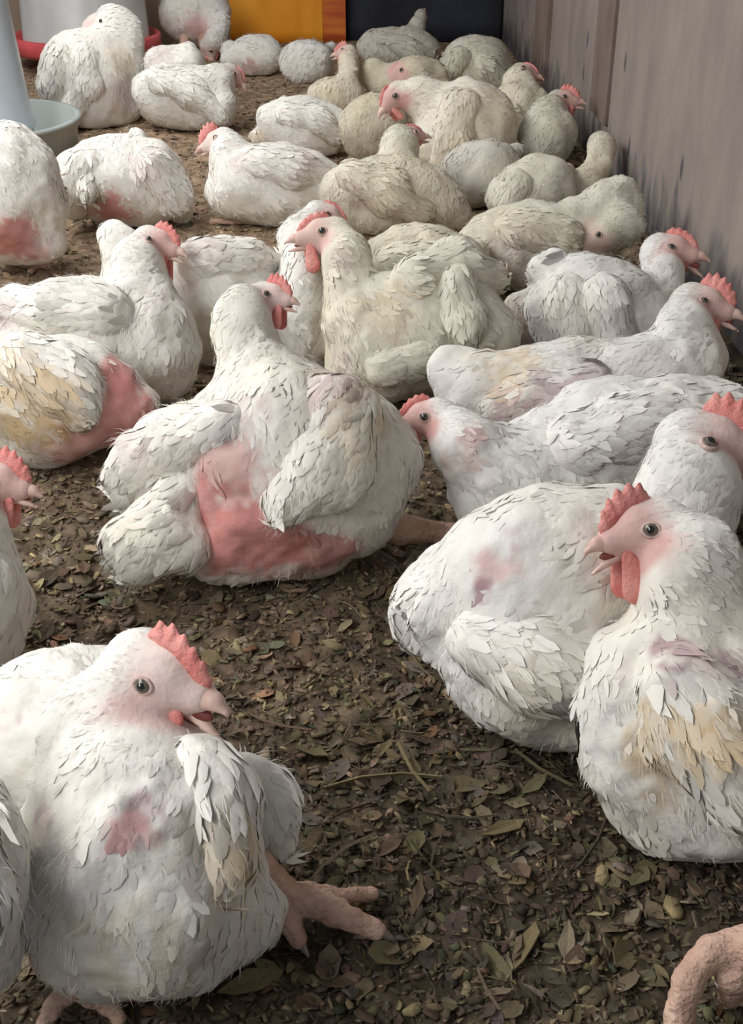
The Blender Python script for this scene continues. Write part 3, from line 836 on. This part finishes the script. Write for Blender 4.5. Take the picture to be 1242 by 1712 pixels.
def litter_stuff(n, name, kinds, smin_, smax_, bias, yr, label):
    pts = scatter_points(n, bias, yr); Vs = []; Fs = []; Cs = []; off = 0
    lib = []
    for i in range(14):
        kd = kinds[i % len(kinds)]; V, F = piece_geo(kd, R0)
        if kd in (0, 1): V, F = V[:11], F[:8]
        lib.append((np.array(V, float), tri(F)))
    which = rng.integers(0, len(lib), n)
    for li, (V, F) in enumerate(lib):
        s = np.where(which == li)[0]; m = len(s)
        if not m: continue
        sz = smin_+(smax_-smin_)*rng.random(m)**2
        an = rng.random(m)*2*PI; tx = rng.normal(size=m)*.28; ty = rng.normal(size=m)*.28
        ca, sa = np.cos(an), np.sin(an)
        X = V[None, :, 0]; Y = V[None, :, 1]; Z = V[None, :, 2]+X*tx[:, None]+Y*ty[:, None]
        x = (X*ca[:, None]-Y*sa[:, None])*sz[:, None]+pts[s, 0:1]; y = (X*sa[:, None]+Y*ca[:, None])*sz[:, None]+pts[s, 1:2]
        g = np.stack([pts[s, 0], pts[s, 1], np.zeros(m)], 1)
        zg = .0045*noise(g, 9)+.0035*noise(g, 34)+.0030*noise(g+5, 80)-.003
        z = Z*sz[:, None]+zg[:, None]+.0005+.002*rng.random((m, 1))
        Vs.append(np.stack([x, y, z], -1).reshape(-1, 3))
        Fs.append((F[None]+(np.arange(m)*len(V))[:, None, None]).reshape(-1, 3)+off)
        c = litter_colour(g)*1.0
        c = c*(.5+1.15*rng.random((m, 1)))*(1+.14*rng.normal(size=(m, 3))*np.array([1, .5, 1]))
        p_ = 1.15*PAL[rng.integers(0, len(PAL), m)]; wgt = np.clip(rng.random((m, 1))*1.1-.25, 0, 1)
        dryf = np.clip(c.sum(1, keepdims=True)/.35, .55, 1.5)
        c = np.clip(c*(1-wgt)+p_*dryf*wgt, .015, .8)
        Cs.append(np.repeat(c, len(V), 0)); off += m*len(V)
    o = make_mesh(name, np.concatenate(Vs), np.concatenate(Fs), M['litter'], floor, smooth=False, col=np.concatenate(Cs))
    o['kind'] = 'stuff'; o['label'] = label
    return o
litter_stuff(60000, 'shavings', (0, 3, 0, 3), .0025, .009, .8, (.40, 3.75), 'fine brown wood shavings and leaf crumbs')
litter_stuff(14000, 'straw_bits', (2, 2, 0), .006, .024, .8, (.40, 3.4), 'thin broken straw and stalk bits')
litter_stuff(5000, 'flakes', (1, 3, 0), .008, .018, .8, (.40, 3.4), 'curled brown leaf flakes')

def litter_parts(name, kind, n, smin_, smax_, cols, yr, bias=1.0, spots=()):
    lib = []
    for i in range(8):
        V, F = piece_geo(kind, R0)
        me = bpy.data.meshes.new(name); me.from_pydata(V, [], F); me.materials.append(M['litter'])
        c = np.array(cols[i % len(cols)])*(.85+.3*R0.random())
        a = me.color_attributes.new('Col', 'FLOAT_COLOR', 'POINT')
        cc = np.ones((len(V), 4)); cc[:, :3] = c*(.85+.3*rng.random((len(V), 1))); a.data.foreach_set('color', cc.astype(np.float32).ravel())
        lib.append(me)
    pts = scatter_points(n, bias, yr)
    for i in range(n):
        o = bpy.data.objects.new(name, lib[i % 8]); COL.objects.link(o); o.parent = floor
        if i < len(spots): px, py, sz, an, li = spots[i]; q = PZ(px, py, .004); x, y = q[0], q[1]; o.data = lib[li]
        else: x, y = pts[i]; sz = smin_+(smax_-smin_)*R0.random()**1.6; an = R0.random()*360
        g = np.array([x, y, 0.0]); z = .0045*noise(g, 9)+.0035*noise(g, 34)+.0030*noise(g+5, 80)-.003
        o.location = (x, y, float(z)+.003); o.scale = (sz, sz, sz)
        o.rotation_euler = (R0.gauss(0, .25), R0.gauss(0, .25), math.radians(an))
leafc = [(.33, .26, .14), (.22, .18, .10), (.26, .19, .12), (.18, .13, .09), (.36, .29, .20), (.23, .20, .11), (.16, .12, .085), (.24, .16, .11)]
litter_parts('dry_leaf', 1, 200, .010, .026, leafc, (.42, 1.6), .9,
    spots=[(842, 1382, .030, 20, 0), (880, 1570, .034, 60, 0), (1050, 1578, .028, 50, 1), (420, 1640, .040, 30, 0), (700, 1500, .030, 80, 2),
           (600, 1245, .026, 10, 2), (520, 1250, .030, -40, 1), (830, 1600, .030, 120, 5), (780, 1310, .03, 10, 1), (950, 1570, .03, 80, 4), (650, 1600, .03, 15, 1)])
litter_parts('wood_chip', 3, 260, .007, .018, leafc[2:]+leafc[:2], (.42, 1.7), .9, spots=[(470, 1278, .010, 30, 2), (1060, 1525, .016, 60, 2)])
litter_parts('straw', 2, 160, .030, .070, leafc, (.42, 1.9), .9,
    spots=[(640, 1310, .08, 2, 0), (770, 1360, .05, -4, 4), (540, 1155, .04, 30, 0)])

# ---------------------------------------------------------------- the flock
BALD = (.66, .27, .25); BALD2 = (.70, .38, .36); YEL = (.66, .47, .24); OCH = (.52, .35, .16); PUR = (.42, .27, .29); DK = (.40, .34, .24)
GR = (.97, .98, 1.0)
# front left, facing right
chicken('large white hen resting at the lower left, beak open, one pink foot stretched right', (232, 1425, 205, 238, 0, .9),
    ext=[('e', 130, 1230, 190, 150, 0, 1.0, .10), [(330, 1440, 105, .03), (370, 1510, 85, .03), (330, 1560, 80, .0)], [(175, 1510, 135, -.02), (240, 1530, 125, -.02)]],
    head=dict(at=(236, 1146), L=285, yaw=-30, pitch=0, roll=-8, d=-.02, open=.15, comb=.95, wattle=.75, pink=.45, er=.052),
    neck=[(190, 1440, 140, -.03), (175, 1320, 100, -.02), (150, 1225, 82, .0)],
    wings=[[(340, 1285, 62), (365, 1350, 66), (375, 1430, 52), (360, 1480, 34)], [(415, 1290, 36), (450, 1340, 40), (458, 1400, 32)]],
    patches=[(240, 1365, 42, PUR, .8), (205, 1385, 30, BALD2, .7), (345, 1410, 70, DK, .55), (390, 1440, 60, YEL, .6), (60, 1370, 35, PUR, .6), (20, 1210, 30, PUR, .5), (330, 1590, 50, PUR, .5), (230, 1620, 120, (.70, .60, .42), .5)],
    legs=[dict(shank=[(425, 1450, 44, .05), (470, 1492, 34, .028)], toes=[[(470, 1492, 34, .026), (560, 1525, 28, .016), (632, 1556, 19, .009)], [(465, 1495, 33, .026), (485, 1545, 24, .014), (500, 1572, 17, .008)], [(500, 1490, 22, .02), (570, 1500, 17, .012), (622, 1494, 14, .008)]]),
          dict(shank=[(140, 1640, 40, .03), (150, 1660, 26, .02)], toes=[[(150, 1660, 24, .02), (180, 1680, 19, .012), (200, 1705, 14, .008)], [(110, 1660, 24, .018), (85, 1690, 18, .01), (70, 1715, 14, .008)], [(180, 1660, 16, .012), (235, 1664, 12, .008), (255, 1668, 9, .006)]])],
    q=5.2, dirt=.2)
chicken('smooth white flank of a hen cut off at the lower left corner of the picture', (-72, 1480, 138, 225, 0, .6), neck=[(-90, 1320, 80, 0), (-120, 1180, 60, 0)],
    wings=[[(-60, 1380, 50), (-50, 1480, 55), (-50, 1570, 40)]], dt=-.05, q=6, dirt=.1)
chicken('hen at the left edge with only beak, red comb and white breast showing', (-75, 1010, 112, 160, 0, .9),
    head=dict(at=(-18, 806), L=165, yaw=-8, pitch=-4, open=.06, comb=1.1, wattle=.9, pink=.8, d=-.0),
    neck=[(-60, 960, 85, 0), (-60, 880, 62, 0)], dirt=.1, q=5.5)
# centre
chicken('hen in the centre with a bare red belly, lying on its side facing right', (480, 790, 178, 182, -8, .8),
    ext=[[(460, 760, 140, .0), (320, 780, 95, .02), (245, 800, 62, .03)], [(560, 740, 105, .0), (600, 780, 95, .0), (600, 850, 62, .0)], [(420, 880, 90, .0), (360, 900, 68, .0)]],
    head=dict(at=(446, 493), L=104, yaw=-20, pitch=4, open=.07, comb=1.15, wattle=1.0, pink=.5, d=.0),
    neck=[(470, 680, 105, .0), (425, 615, 62, .0), (404, 560, 45, .0), (410, 515, 32, .0)],
    wings=[[(380, 710, 40), (300, 735, 50), (235, 760, 40), (205, 790, 24), (215, 830, 20)], [(560, 700, 70), (540, 780, 72), (480, 830, 44)]],
    tail=[(300, 830, 44, -.03), (290, 880, 56, -.03), (310, 910, 46, -.03), (250, 905, 54, -.03), (230, 935, 34, -.03), (205, 900, 26, -.03)],
    patches=[(420, 900, 105, BALD, .95, 'skin'), (540, 935, 62, BALD, .8, 'skin'), (375, 780, 72, BALD2, .7, 'skin'), (340, 850, 50, BALD, .8, 'skin'), (560, 655, 42, PUR, .6), (610, 700, 60, (.68, .56, .36), .45), (430, 690, 45, PUR, .35), (240, 745, 30, PUR, .3)],
    legs=[dict(shank=[(600, 860, 44, .05), (668, 884, 32, .03), (730, 890, 21, .02), (800, 893, 19, .014)], toes=[[(800, 893, 17, .012), (850, 898, 12, .008)]])],
    q=4.6, dirt=.35, fd=1.2)
# right side, front to back
chicken('nearest hen on the right, stained wing, facing left with open beak', (1190, 1205, 218, 205, -18, .85),
    ext=[[(1130, 1150, 150, .0), (1090, 1220, 120, .0), (1125, 1300, 92, .0)], [(1200, 1330, 110, .0), (1215, 1390, 60, .0)]],
    head=dict(at=(1090, 887), L=215, yaw=196, pitch=-3, open=.12, comb=1.15, wattle=1.15, pink=.8, d=-.03, er=.06),
    neck=[(1190, 1100, 130, .0), (1160, 1010, 92, -.01), (1155, 940, 82, -.02)],
    wings=[[(1130, 1140, 75), (1180, 1210, 92), (1240, 1290, 85), (1280, 1360, 50)]],
    patches=[(1125, 1088, 30, PUR, .8), (1205, 1092, 26, PUR, .7), (1100, 1215, 42, YEL, .6), (1160, 1220, 42, YEL, .65), (1215, 1222, 40, YEL, .65), (1070, 1275, 46, YEL, .65), (1100, 1330, 40, OCH, .6), (1030, 1130, 24, PUR, .4)],
    q=5.2, dirt=.35)
chicken('hen behind the nearest right one, rump toward the centre, head high at right edge', (930, 1030, 208, 212, 0, .8),
    ext=[[(860, 980, 130, .0), (760, 1010, 85, .02), (705, 1040, 42, .03)], [(930, 930, 105, .0), (1080, 930, 110, .0)], [(900, 1110, 130, -.02), (990, 1150, 100, -.02)]],
    head=dict(at=(1186, 740), L=236, yaw=-22, pitch=2, open=.12, comb=1.1, wattle=1.0, pink=.6, d=-.0, er=.062),
    neck=[(1060, 960, 120, .0), (1140, 880, 88, .0), (1150, 810, 84, .0)],
    wings=[[(800, 1070, 50), (900, 1110, 80), (990, 1130, 66)]],
    tail=[(780, 960, 50, -.01), (735, 1005, 42, -.01), (706, 1030, 28, -.01)],
    patches=[(835, 950, 40, BALD2, .6), (818, 985, 22, PUR, .85), (850, 925, 24, PUR, .4), (870, 900, 30, PUR, .35), (930, 1200, 100, (.66, .58, .44), .5)],
    q=5.0, dirt=.3, tint=GR)
chicken('hen with its neck stretched low to the left, pink face near the litter', (1060, 780, 235, 135, 8, .8),
    ext=[('e', 870, 835, 105, 85, -20, .9, -.02), [(900, 790, 90, -.01), (1000, 740, 90, .0), (1180, 720, 90, .0)]],
    head=dict(at=(712, 698), L=134, yaw=186, pitch=-8, open=.05, comb=.55, wattle=.35, pink=.95, d=-.04),
    neck=[(880, 830, 82, -.02), (820, 790, 66, -.03), (775, 740, 52, -.04)],
    wings=[[(960, 740, 52), (1040, 720, 52), (1120, 700, 44)]],
    patches=[(785, 720, 26, BALD2, .6), (760, 770, 30, BALD2, .4)], q=4.6, dirt=.2, tint=GR)
chicken('hen with pinkish ruffled wing lying along the right wall, red comb at the edge', (950, 670, 205, 100, 4, .9),
    ext=[[(800, 650, 58, .0), (755, 625, 38, .0)], [(1080, 640, 80, .0), (1130, 630, 70, .0)]],
    head=dict(at=(1175, 505), L=142, yaw=-24, pitch=-2, open=.08, comb=1.15, wattle=1.0, pink=.65, d=.0, er=.055),
    neck=[(1110, 650, 75, .0), (1165, 600, 50, .0), (1145, 545, 42, .0)],
    wings=[[(980, 650, 44), (900, 670, 50), (840, 690, 34)]],
    patches=[(860, 690, 52, PUR, .75), (930, 665, 46, PUR, .55), (1000, 640, 40, PUR, .4), (850, 600, 60, YEL, .5), (940, 700, 40, BALD2, .5)],
    q=5.0, dirt=.35, tint=GR)
chicken('ruffled hen against the right wall gaping its beak, small tail up', (1005, 520, 105, 92, 0, .9),
    ext=[[(940, 470, 42, .0), (910, 452, 28, .0)], [(1060, 540, 70, .0), (1090, 560, 60, .0)], [(960, 540, 60, .0), (930, 520, 50, .0)]],
    head=dict(at=(1120, 415), L=128, yaw=-22, pitch=4, open=.16, comb=.55, wattle=.4, pink=.8, d=.02, er=.055),
    neck=[(1080, 550, 62, .0), (1108, 500, 38, .01), (1108, 455, 34, .02)],
    wings=[[(950, 500, 40), (960, 560, 36)], [(1010, 500, 44), (1030, 570, 40)]],
    tail=[(945, 460, 24, .0), (925, 440, 20, .0), (905, 470, 14, .0)], fd=1.2, tint=GR, q=5.0)
chicken('dull brownish hen lying between two others in the middle right', (878, 545, 50, 60, 0, .8), dt=.04, neck=[(900, 510, 30, 0), (915, 480, 22, .02)],
    patches=[(880, 550, 50, PUR, .6), (860, 520, 40, DK, .5)], tint=(.9, .88, .86), dirt=.5)
chicken('long pale hen stretched out toward the wall with its head tucked down', (890, 415, 150, 72, 6, .9),
    ext=[[(980, 390, 55, .0), (1020, 350, 42, .0), (1040, 330, 34, .0)]],
    head=dict(at=(1002, 392), L=80, yaw=190, pitch=-20, open=.03, comb=0, wattle=0, pink=.4, d=-.06),
    neck=[(1030, 350, 36, -.01), (1040, 380, 34, -.03)],
    wings=[[(860, 385, 34), (930, 400, 38)]],
    patches=[(930, 420, 60, DK, .4), (850, 440, 50, PUR, .4)], tint=(0.856, 0.846, 0.774), dirt=.4)
chicken('rounded pale hen sitting back to camera beside the wall batten', (885, 325, 72, 55, 0, 1), ext=[[(920, 300, 34, .0), (900, 290, 26, .0)]], neck=[(925, 300, 26, .02), (945, 290, 20, .04)],
    wings=[[(870, 310, 24), (850, 345, 20)]], tint=(0.883, 0.864, 0.791), dirt=.35)
chicken('slim hen at the wall with its pale neck held straight up, seen from behind', (968, 330, 42, 46, 0, 1.0), dt=.05,
    head=dict(at=(1014, 228), L=62, yaw=62, pitch=8, comb=0, wattle=.2, pink=.2, d=.03),
    neck=[(985, 310, 30, .0), (1002, 275, 24, .01), (1006, 245, 24, .02)], tint=(0.892, 0.864, 0.774), dirt=.4)
# middle
chicken('tall hen in the middle facing left with long upright neck and white crown', (690, 560, 135, 112, 0, .9),
    ext=[[(620, 590, 72, -.02), (640, 620, 52, -.02)], [(760, 520, 72, .0), (800, 560, 62, .0)]],
    head=dict(at=(541, 388), L=128, yaw=187, pitch=2, open=.06, comb=.5, wattle=.95, pink=.6, d=-.02, er=.056),
    neck=[(615, 610, 74, -.02), (586, 540, 50, -.03), (582, 460, 38, -.02), (580, 425, 38, -.02)],
    wings=[[(690, 470, 40), (760, 450, 44), (815, 465, 30)], [(760, 480, 40), (770, 540, 40), (780, 580, 26)], [(640, 620, 34), (700, 600, 36)]],
    patches=[(572, 430, 22, PUR, .5), (640, 520, 46, YEL, .35), (565, 600, 24, PUR, .4), (830, 490, 26, DK, .5), (740, 640, 40, DK, .4)], q=4.6, dirt=.35, tint=(0.892, 0.874, 0.8), fd=.8)
chicken('hen facing right half hidden behind the tall middle hen', (515, 510, 62, 112, 0, 1.0),
    head=dict(at=(545, 360), L=105, yaw=-8, pitch=-14, comb=.2, wattle=.5, pink=.6, d=.02),
    neck=[(515, 450, 48, .02), (505, 400, 44, .02)], dirt=.25)
chicken('pale hump of a hen resting behind the tall middle hen', (700, 462, 118, 80, 0, .9), neck=[(780, 440, 34, .02), (800, 420, 28, .06)],
    wings=[[(660, 440, 34), (730, 440, 34)]], tint=(0.874, 0.864, 0.783), dirt=.35, fd=1.2, dt=.0)
# left middle
chicken('white hen at left with red face and hanging wattle, looking right', (150, 580, 175, 118, 0, .9),
    ext=[[(240, 560, 80, .0), (270, 600, 62, .0)]],
    head=dict(at=(255, 403), L=114, yaw=-20, pitch=-6, open=.04, comb=.8, wattle=1.35, pink=.75, d=.0),
    neck=[(240, 530, 66, .0), (236, 480, 46, .0), (230, 440, 42, .0)],
    wings=[[(180, 520, 44), (100, 520, 46), (20, 510, 30)]],
    patches=[(265, 500, 22, PUR, .4), (20, 520, 30, PUR, .4), (270, 640, 40, (.7, .6, .42), .4)], dirt=.12)
chicken('white hen behind the red faced one, wing feathers pointing right', (368, 510, 112, 108, 0, .75),
    ext=[[(215, 470, 40, .03), (240, 500, 60, .03)]],
    neck=[(230, 470, 42, .03), (205, 420, 34, .03), (190, 395, 24, .03)],
    wings=[[(330, 440, 36), (400, 430, 34), (455, 437, 16)]], patches=[(350, 420, 30, PUR, .3), (340, 560, 50, YEL, .4)], dirt=.2)
chicken('hen at left edge with a bare red flank and yellow soiled feathers', (85, 668, 145, 112, 6, .9),
    ext=[[(190, 680, 62, .0), (225, 690, 48, .0)]], neck=[(-60, 640, 60, 0), (-110, 600, 40, 0)],
    wings=[[(40, 610, 52), (110, 640, 54), (130, 690, 30)]],
    patches=[(200, 710, 80, BALD, .9, 'skin'), (205, 620, 42, BALD, .8, 'skin'), (130, 745, 60, BALD2, .8, 'skin'), (30, 680, 80, YEL, .75), (60, 730, 50, OCH, .5)],
    legs=[dict(shank=[(220, 690, 26, .04), (262, 700, 16, .018)], toes=[[(262, 700, 12, .014), (300, 700, 9, .01), (340, 692, 7, .006)], [(262, 702, 12, .012), (290, 712, 9, .008), (315, 714, 7, .006)]])],
    dirt=.25)
chicken('white rump of a standing hen cut by the left edge', (15, 325, 86, 112, 0, .9), k=1.15,
    ext=[[(50, 350, 50, -.0), (70, 400, 34, .0)]], neck=[(-50, 260, 40, .03), (-90, 200, 30, .03)],
    patches=[(20, 405, 46, BALD, .9, 'skin'), (50, 410, 30, PUR, .6)],
    legs=[dict(shank=[(60, 410, 18, .045), (62, 440, 10, .012)], toes=[[(62, 440, 8, .010), (80, 448, 6, .006)], [(62, 440, 8, .010), (50, 455, 6, .006)]])], dirt=.08)
chicken('white hen seen from behind, pink vent, wings drooping to both sides', (205, 305, 112, 76, 0, .9),
    neck=[(225, 270, 36, .08), (226, 235, 22, .12), (225, 222, 18, .13)],
    wings=[[(140, 275, 30), (120, 310, 30), (125, 345, 20)], [(250, 280, 36), (285, 320, 34), (300, 350, 20)]],
    tail=[(150, 300, 18, -.05), (146, 325, 14, -.06)],
    patches=[(185, 352, 34, BALD, .85, 'skin'), (150, 355, 24, BALD2, .7, 'skin'), (240, 265, 26, PUR, .25)], dirt=.18)
chicken('hen with bright red comb in the upper middle, sitting and facing left', (465, 310, 116, 70, -4, .9),
    ext=[[(400, 310, 52, .0), (385, 320, 42, .0)]],
    head=dict(at=(362, 232), L=84, yaw=192, pitch=-14, open=.03, comb=1.25, wattle=.9, pink=.4, d=.0),
    neck=[(400, 300, 44, .0), (388, 275, 36, .0), (385, 255, 32, .0)],
    wings=[[(430, 275, 30), (490, 285, 34), (545, 300, 22)]], patches=[(510, 280, 28, PUR, .35), (395, 270, 18, PUR, .3)],
    legs=[dict(toes=[[(430, 368, 9, .008), (390, 370, 7, .006), (355, 371, 6, .005)]])], dirt=.15)
chicken('cream hen between the red combed one and the pile, dark eyed head turned away', (650, 328, 120, 66, 0, .9),
    ext=[[(740, 350, 38, .0), (760, 360, 26, .0)]],
    head=dict(at=(690, 224), L=74, yaw=18, pitch=4, comb=.3, wattle=.2, pink=.7, d=.02, er=.06),
    neck=[(665, 290, 42, .02), (665, 260, 32, .02), (668, 240, 30, .02)],
    wings=[[(590, 300, 30), (650, 320, 36), (700, 350, 24)]], patches=[(570, 320, 26, PUR, .45), (600, 330, 22, PUR, .4), (690, 310, 70, (.66, .58, .42), .55), (740, 365, 30, DK, .5)], tint=(0.902, 0.883, 0.8), dirt=.35, fd=1.2)
chicken('small white hen with its back to the camera in the upper middle', (510, 213, 80, 50, -6, .9), neck=[(450, 220, 26, .04), (432, 232, 20, .02)],
    wings=[[(480, 190, 20), (530, 200, 24), (560, 225, 16)]], patches=[(432, 235, 20, YEL, .4)], dirt=.12)
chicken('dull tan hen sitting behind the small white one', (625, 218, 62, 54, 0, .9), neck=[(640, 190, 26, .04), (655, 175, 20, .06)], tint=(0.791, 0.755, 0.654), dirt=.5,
    patches=[(620, 225, 46, DK, .35)])
chicken('cream hen with lowered pink face bent toward the camera', (775, 222, 88, 80, 25, .9),
    head=dict(at=(662, 160), L=84, yaw=215, pitch=-32, comb=.25, wattle=.7, pink=.95, d=-.04),
    neck=[(755, 190, 50, .0), (720, 170, 38, -.01), (705, 160, 34, -.02)],
    wings=[[(770, 180, 34), (760, 230, 36), (740, 270, 22)]], patches=[(790, 260, 40, YEL, .25)], tint=(1, .97, .9), dirt=.4)
chicken('hen in the pile with slim neck up, looking at the wall to the right', (868, 200, 60, 64, 0, 1),
    head=dict(at=(877, 118), L=66, yaw=-20, pitch=-4, comb=.2, wattle=.4, pink=.7, d=.0, er=.06),
    neck=[(860, 180, 34, .0), (868, 150, 25, .0), (866, 135, 24, .0)],
    wings=[[(850, 190, 24), (880, 225, 26)]], tint=(0.902, 0.874, 0.774), dirt=.4)
chicken('hen beside the wall with dusky red face looking right', (915, 232, 48, 54, 0, .9), dt=-.04,
    head=dict(at=(942, 163), L=76, yaw=-15, pitch=4, comb=.9, wattle=.6, pink=1.0, d=.0, er=.06),
    neck=[(920, 210, 30, .0), (920, 185, 24, .0)], tint=(0.828, 0.819, 0.757), dirt=.3)
chicken('grey shaded hen lying low under the pile', (805, 290, 66, 56, 0, 1), neck=[(850, 270, 24, .03), (865, 250, 18, .05)], tint=(0.791, 0.783, 0.774), dirt=.3)  # grey tint paints in the shade under the pile
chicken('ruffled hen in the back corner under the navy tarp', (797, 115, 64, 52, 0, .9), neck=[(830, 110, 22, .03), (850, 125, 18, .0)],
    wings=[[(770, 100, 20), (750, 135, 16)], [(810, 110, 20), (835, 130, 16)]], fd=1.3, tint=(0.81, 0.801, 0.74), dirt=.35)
chicken('hen at the back facing left with dark eye and pinkish face', (695, 140, 55, 42, 0, .9),
    head=dict(at=(672, 118), L=60, yaw=190, pitch=-10, comb=.3, wattle=.3, pink=.8, d=-.05, er=.065), ext=[[(625, 125, 26, .0), (640, 140, 28, .0)]],
    neck=[(700, 140, 32, -.02), (692, 125, 26, -.03)], tint=(0.828, 0.792, 0.671), dirt=.4)
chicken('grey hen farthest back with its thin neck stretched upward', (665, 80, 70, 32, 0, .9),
    head=dict(at=(708, 20), L=34, yaw=60, pitch=30, comb=0, wattle=0, pink=.3, d=.03),
    neck=[(690, 62, 18, .01), (698, 42, 11, .02), (704, 28, 9, .03)], wings=[[(640, 70, 16), (680, 80, 18), (715, 92, 12)]], tint=(0.782, 0.773, 0.722), dirt=.3)
chicken('tan hen at the back with raised neck and red comb by the orange sheet', (562, 162, 50, 32, 0, .9),
    head=dict(at=(574, 84), L=52, yaw=170, pitch=-6, comb=1.0, wattle=.8, pink=.9, d=.02),
    neck=[(580, 145, 22, .0), (582, 120, 17, .01), (582, 100, 16, .02)], tint=(.93, .87, .76), dirt=.4)
chicken('small white hen resting beneath the orange sheet', (512, 102, 48, 36, 0, .9), neck=[(540, 90, 18, .02), (552, 82, 14, .03)], dirt=.12)
chicken('white hen at the back left of the orange sheet, pink underneath', (425, 92, 46, 34, 0, .9), neck=[(385, 85, 20, .02), (378, 100, 14, .0)], patches=[(415, 115, 18, BALD2, .7)], dirt=.1)
# upper left
chicken('white hen resting beside the drinker with pink face turned right', (300, 160, 84, 52, -6, .8), dt=-.03,
    ext=[[(370, 180, 28, -.01), (345, 180, 30, -.01)], [(310, 110, 34, .05), (270, 110, 32, .05)]],
    head=dict(at=(391, 124), L=62, yaw=-12, pitch=-38, comb=.25, wattle=.25, pink=.85, d=.0),
    neck=[(350, 160, 34, .0), (368, 135, 26, .0)],
    wings=[[(270, 135, 26), (320, 155, 30), (365, 190, 18)]], patches=[(265, 95, 26, PUR, .4), (290, 170, 26, DK, .3)], dirt=.12)
chicken('standing hen at top bending its head down to preen', (322, 20, 56, 56, 0, .9), k=1.2,
    head=dict(at=(352, 84), L=52, yaw=-20, pitch=-70, comb=.2, wattle=.2, pink=.4, d=-.05),
    neck=[(355, 20, 32, -.02), (368, 45, 20, -.04), (360, 66, 18, -.05)],
    patches=[(330, 45, 22, BALD2, .7, 'skin'), (290, 50, 22, PUR, .4)],
    legs=[dict(shank=[(310, 60, 12, .06), (305, 95, 6, .012)], toes=[[(305, 95, 6, .01), (322, 100, 5, .006)]]), dict(shank=[(340, 60, 12, .06), (340, 95, 6, .012)], toes=[[(340, 95, 6, .01), (355, 100, 5, .006)]])], dirt=.2)
chicken('upright white hen preening beside the red tray, back to the camera', (148, 140, 82, 84, 0, .85),
    ext=[[(185, 80, 40, .0), (200, 55, 34, .0)], [(205, 120, 34, .01), (205, 170, 34, .02)], [(150, 185, 38, -.0), (165, 175, 40, .0)]],
    head=dict(at=(158, 42), L=72, yaw=230, pitch=-25, comb=0, wattle=0, pink=.55, d=-.02),
    neck=[(200, 100, 42, .0), (206, 60, 34, .0), (190, 42, 32, -.01)],
    wings=[[(105, 95, 24), (90, 140, 26), (100, 175, 18)], [(140, 100, 28), (150, 140, 26), (120, 190, 18)]],
    tail=[(125, 160, 22, -.05), (118, 195, 18, -.05)], dt=.10, patches=[(205, 100, 30, YEL, .4), (118, 208, 14, BALD2, .6), (205, 165, 34, BALD2, .3)], dirt=.15)
# cropped foot at lower right
chicken('hen mostly outside the lower right corner, only its bent pinkish foot in view', (1480, 1600, 170, 190, 0, 1), neck=[(1500, 1450, 90, 0), (1510, 1350, 60, 0)],
    legs=[dict(shank=[(1330, 1570, 50, .07), (1250, 1590, 38, .050)], toes=[[(1250, 1575, 36, .048), (1190, 1590, 33, .046), (1150, 1640, 31, .034), (1135, 1700, 28, .018), (1130, 1760, 22, .01)],
        [(1250, 1600, 36, .045), (1225, 1630, 34, .034), (1222, 1665, 24, .014)]])], q=7)
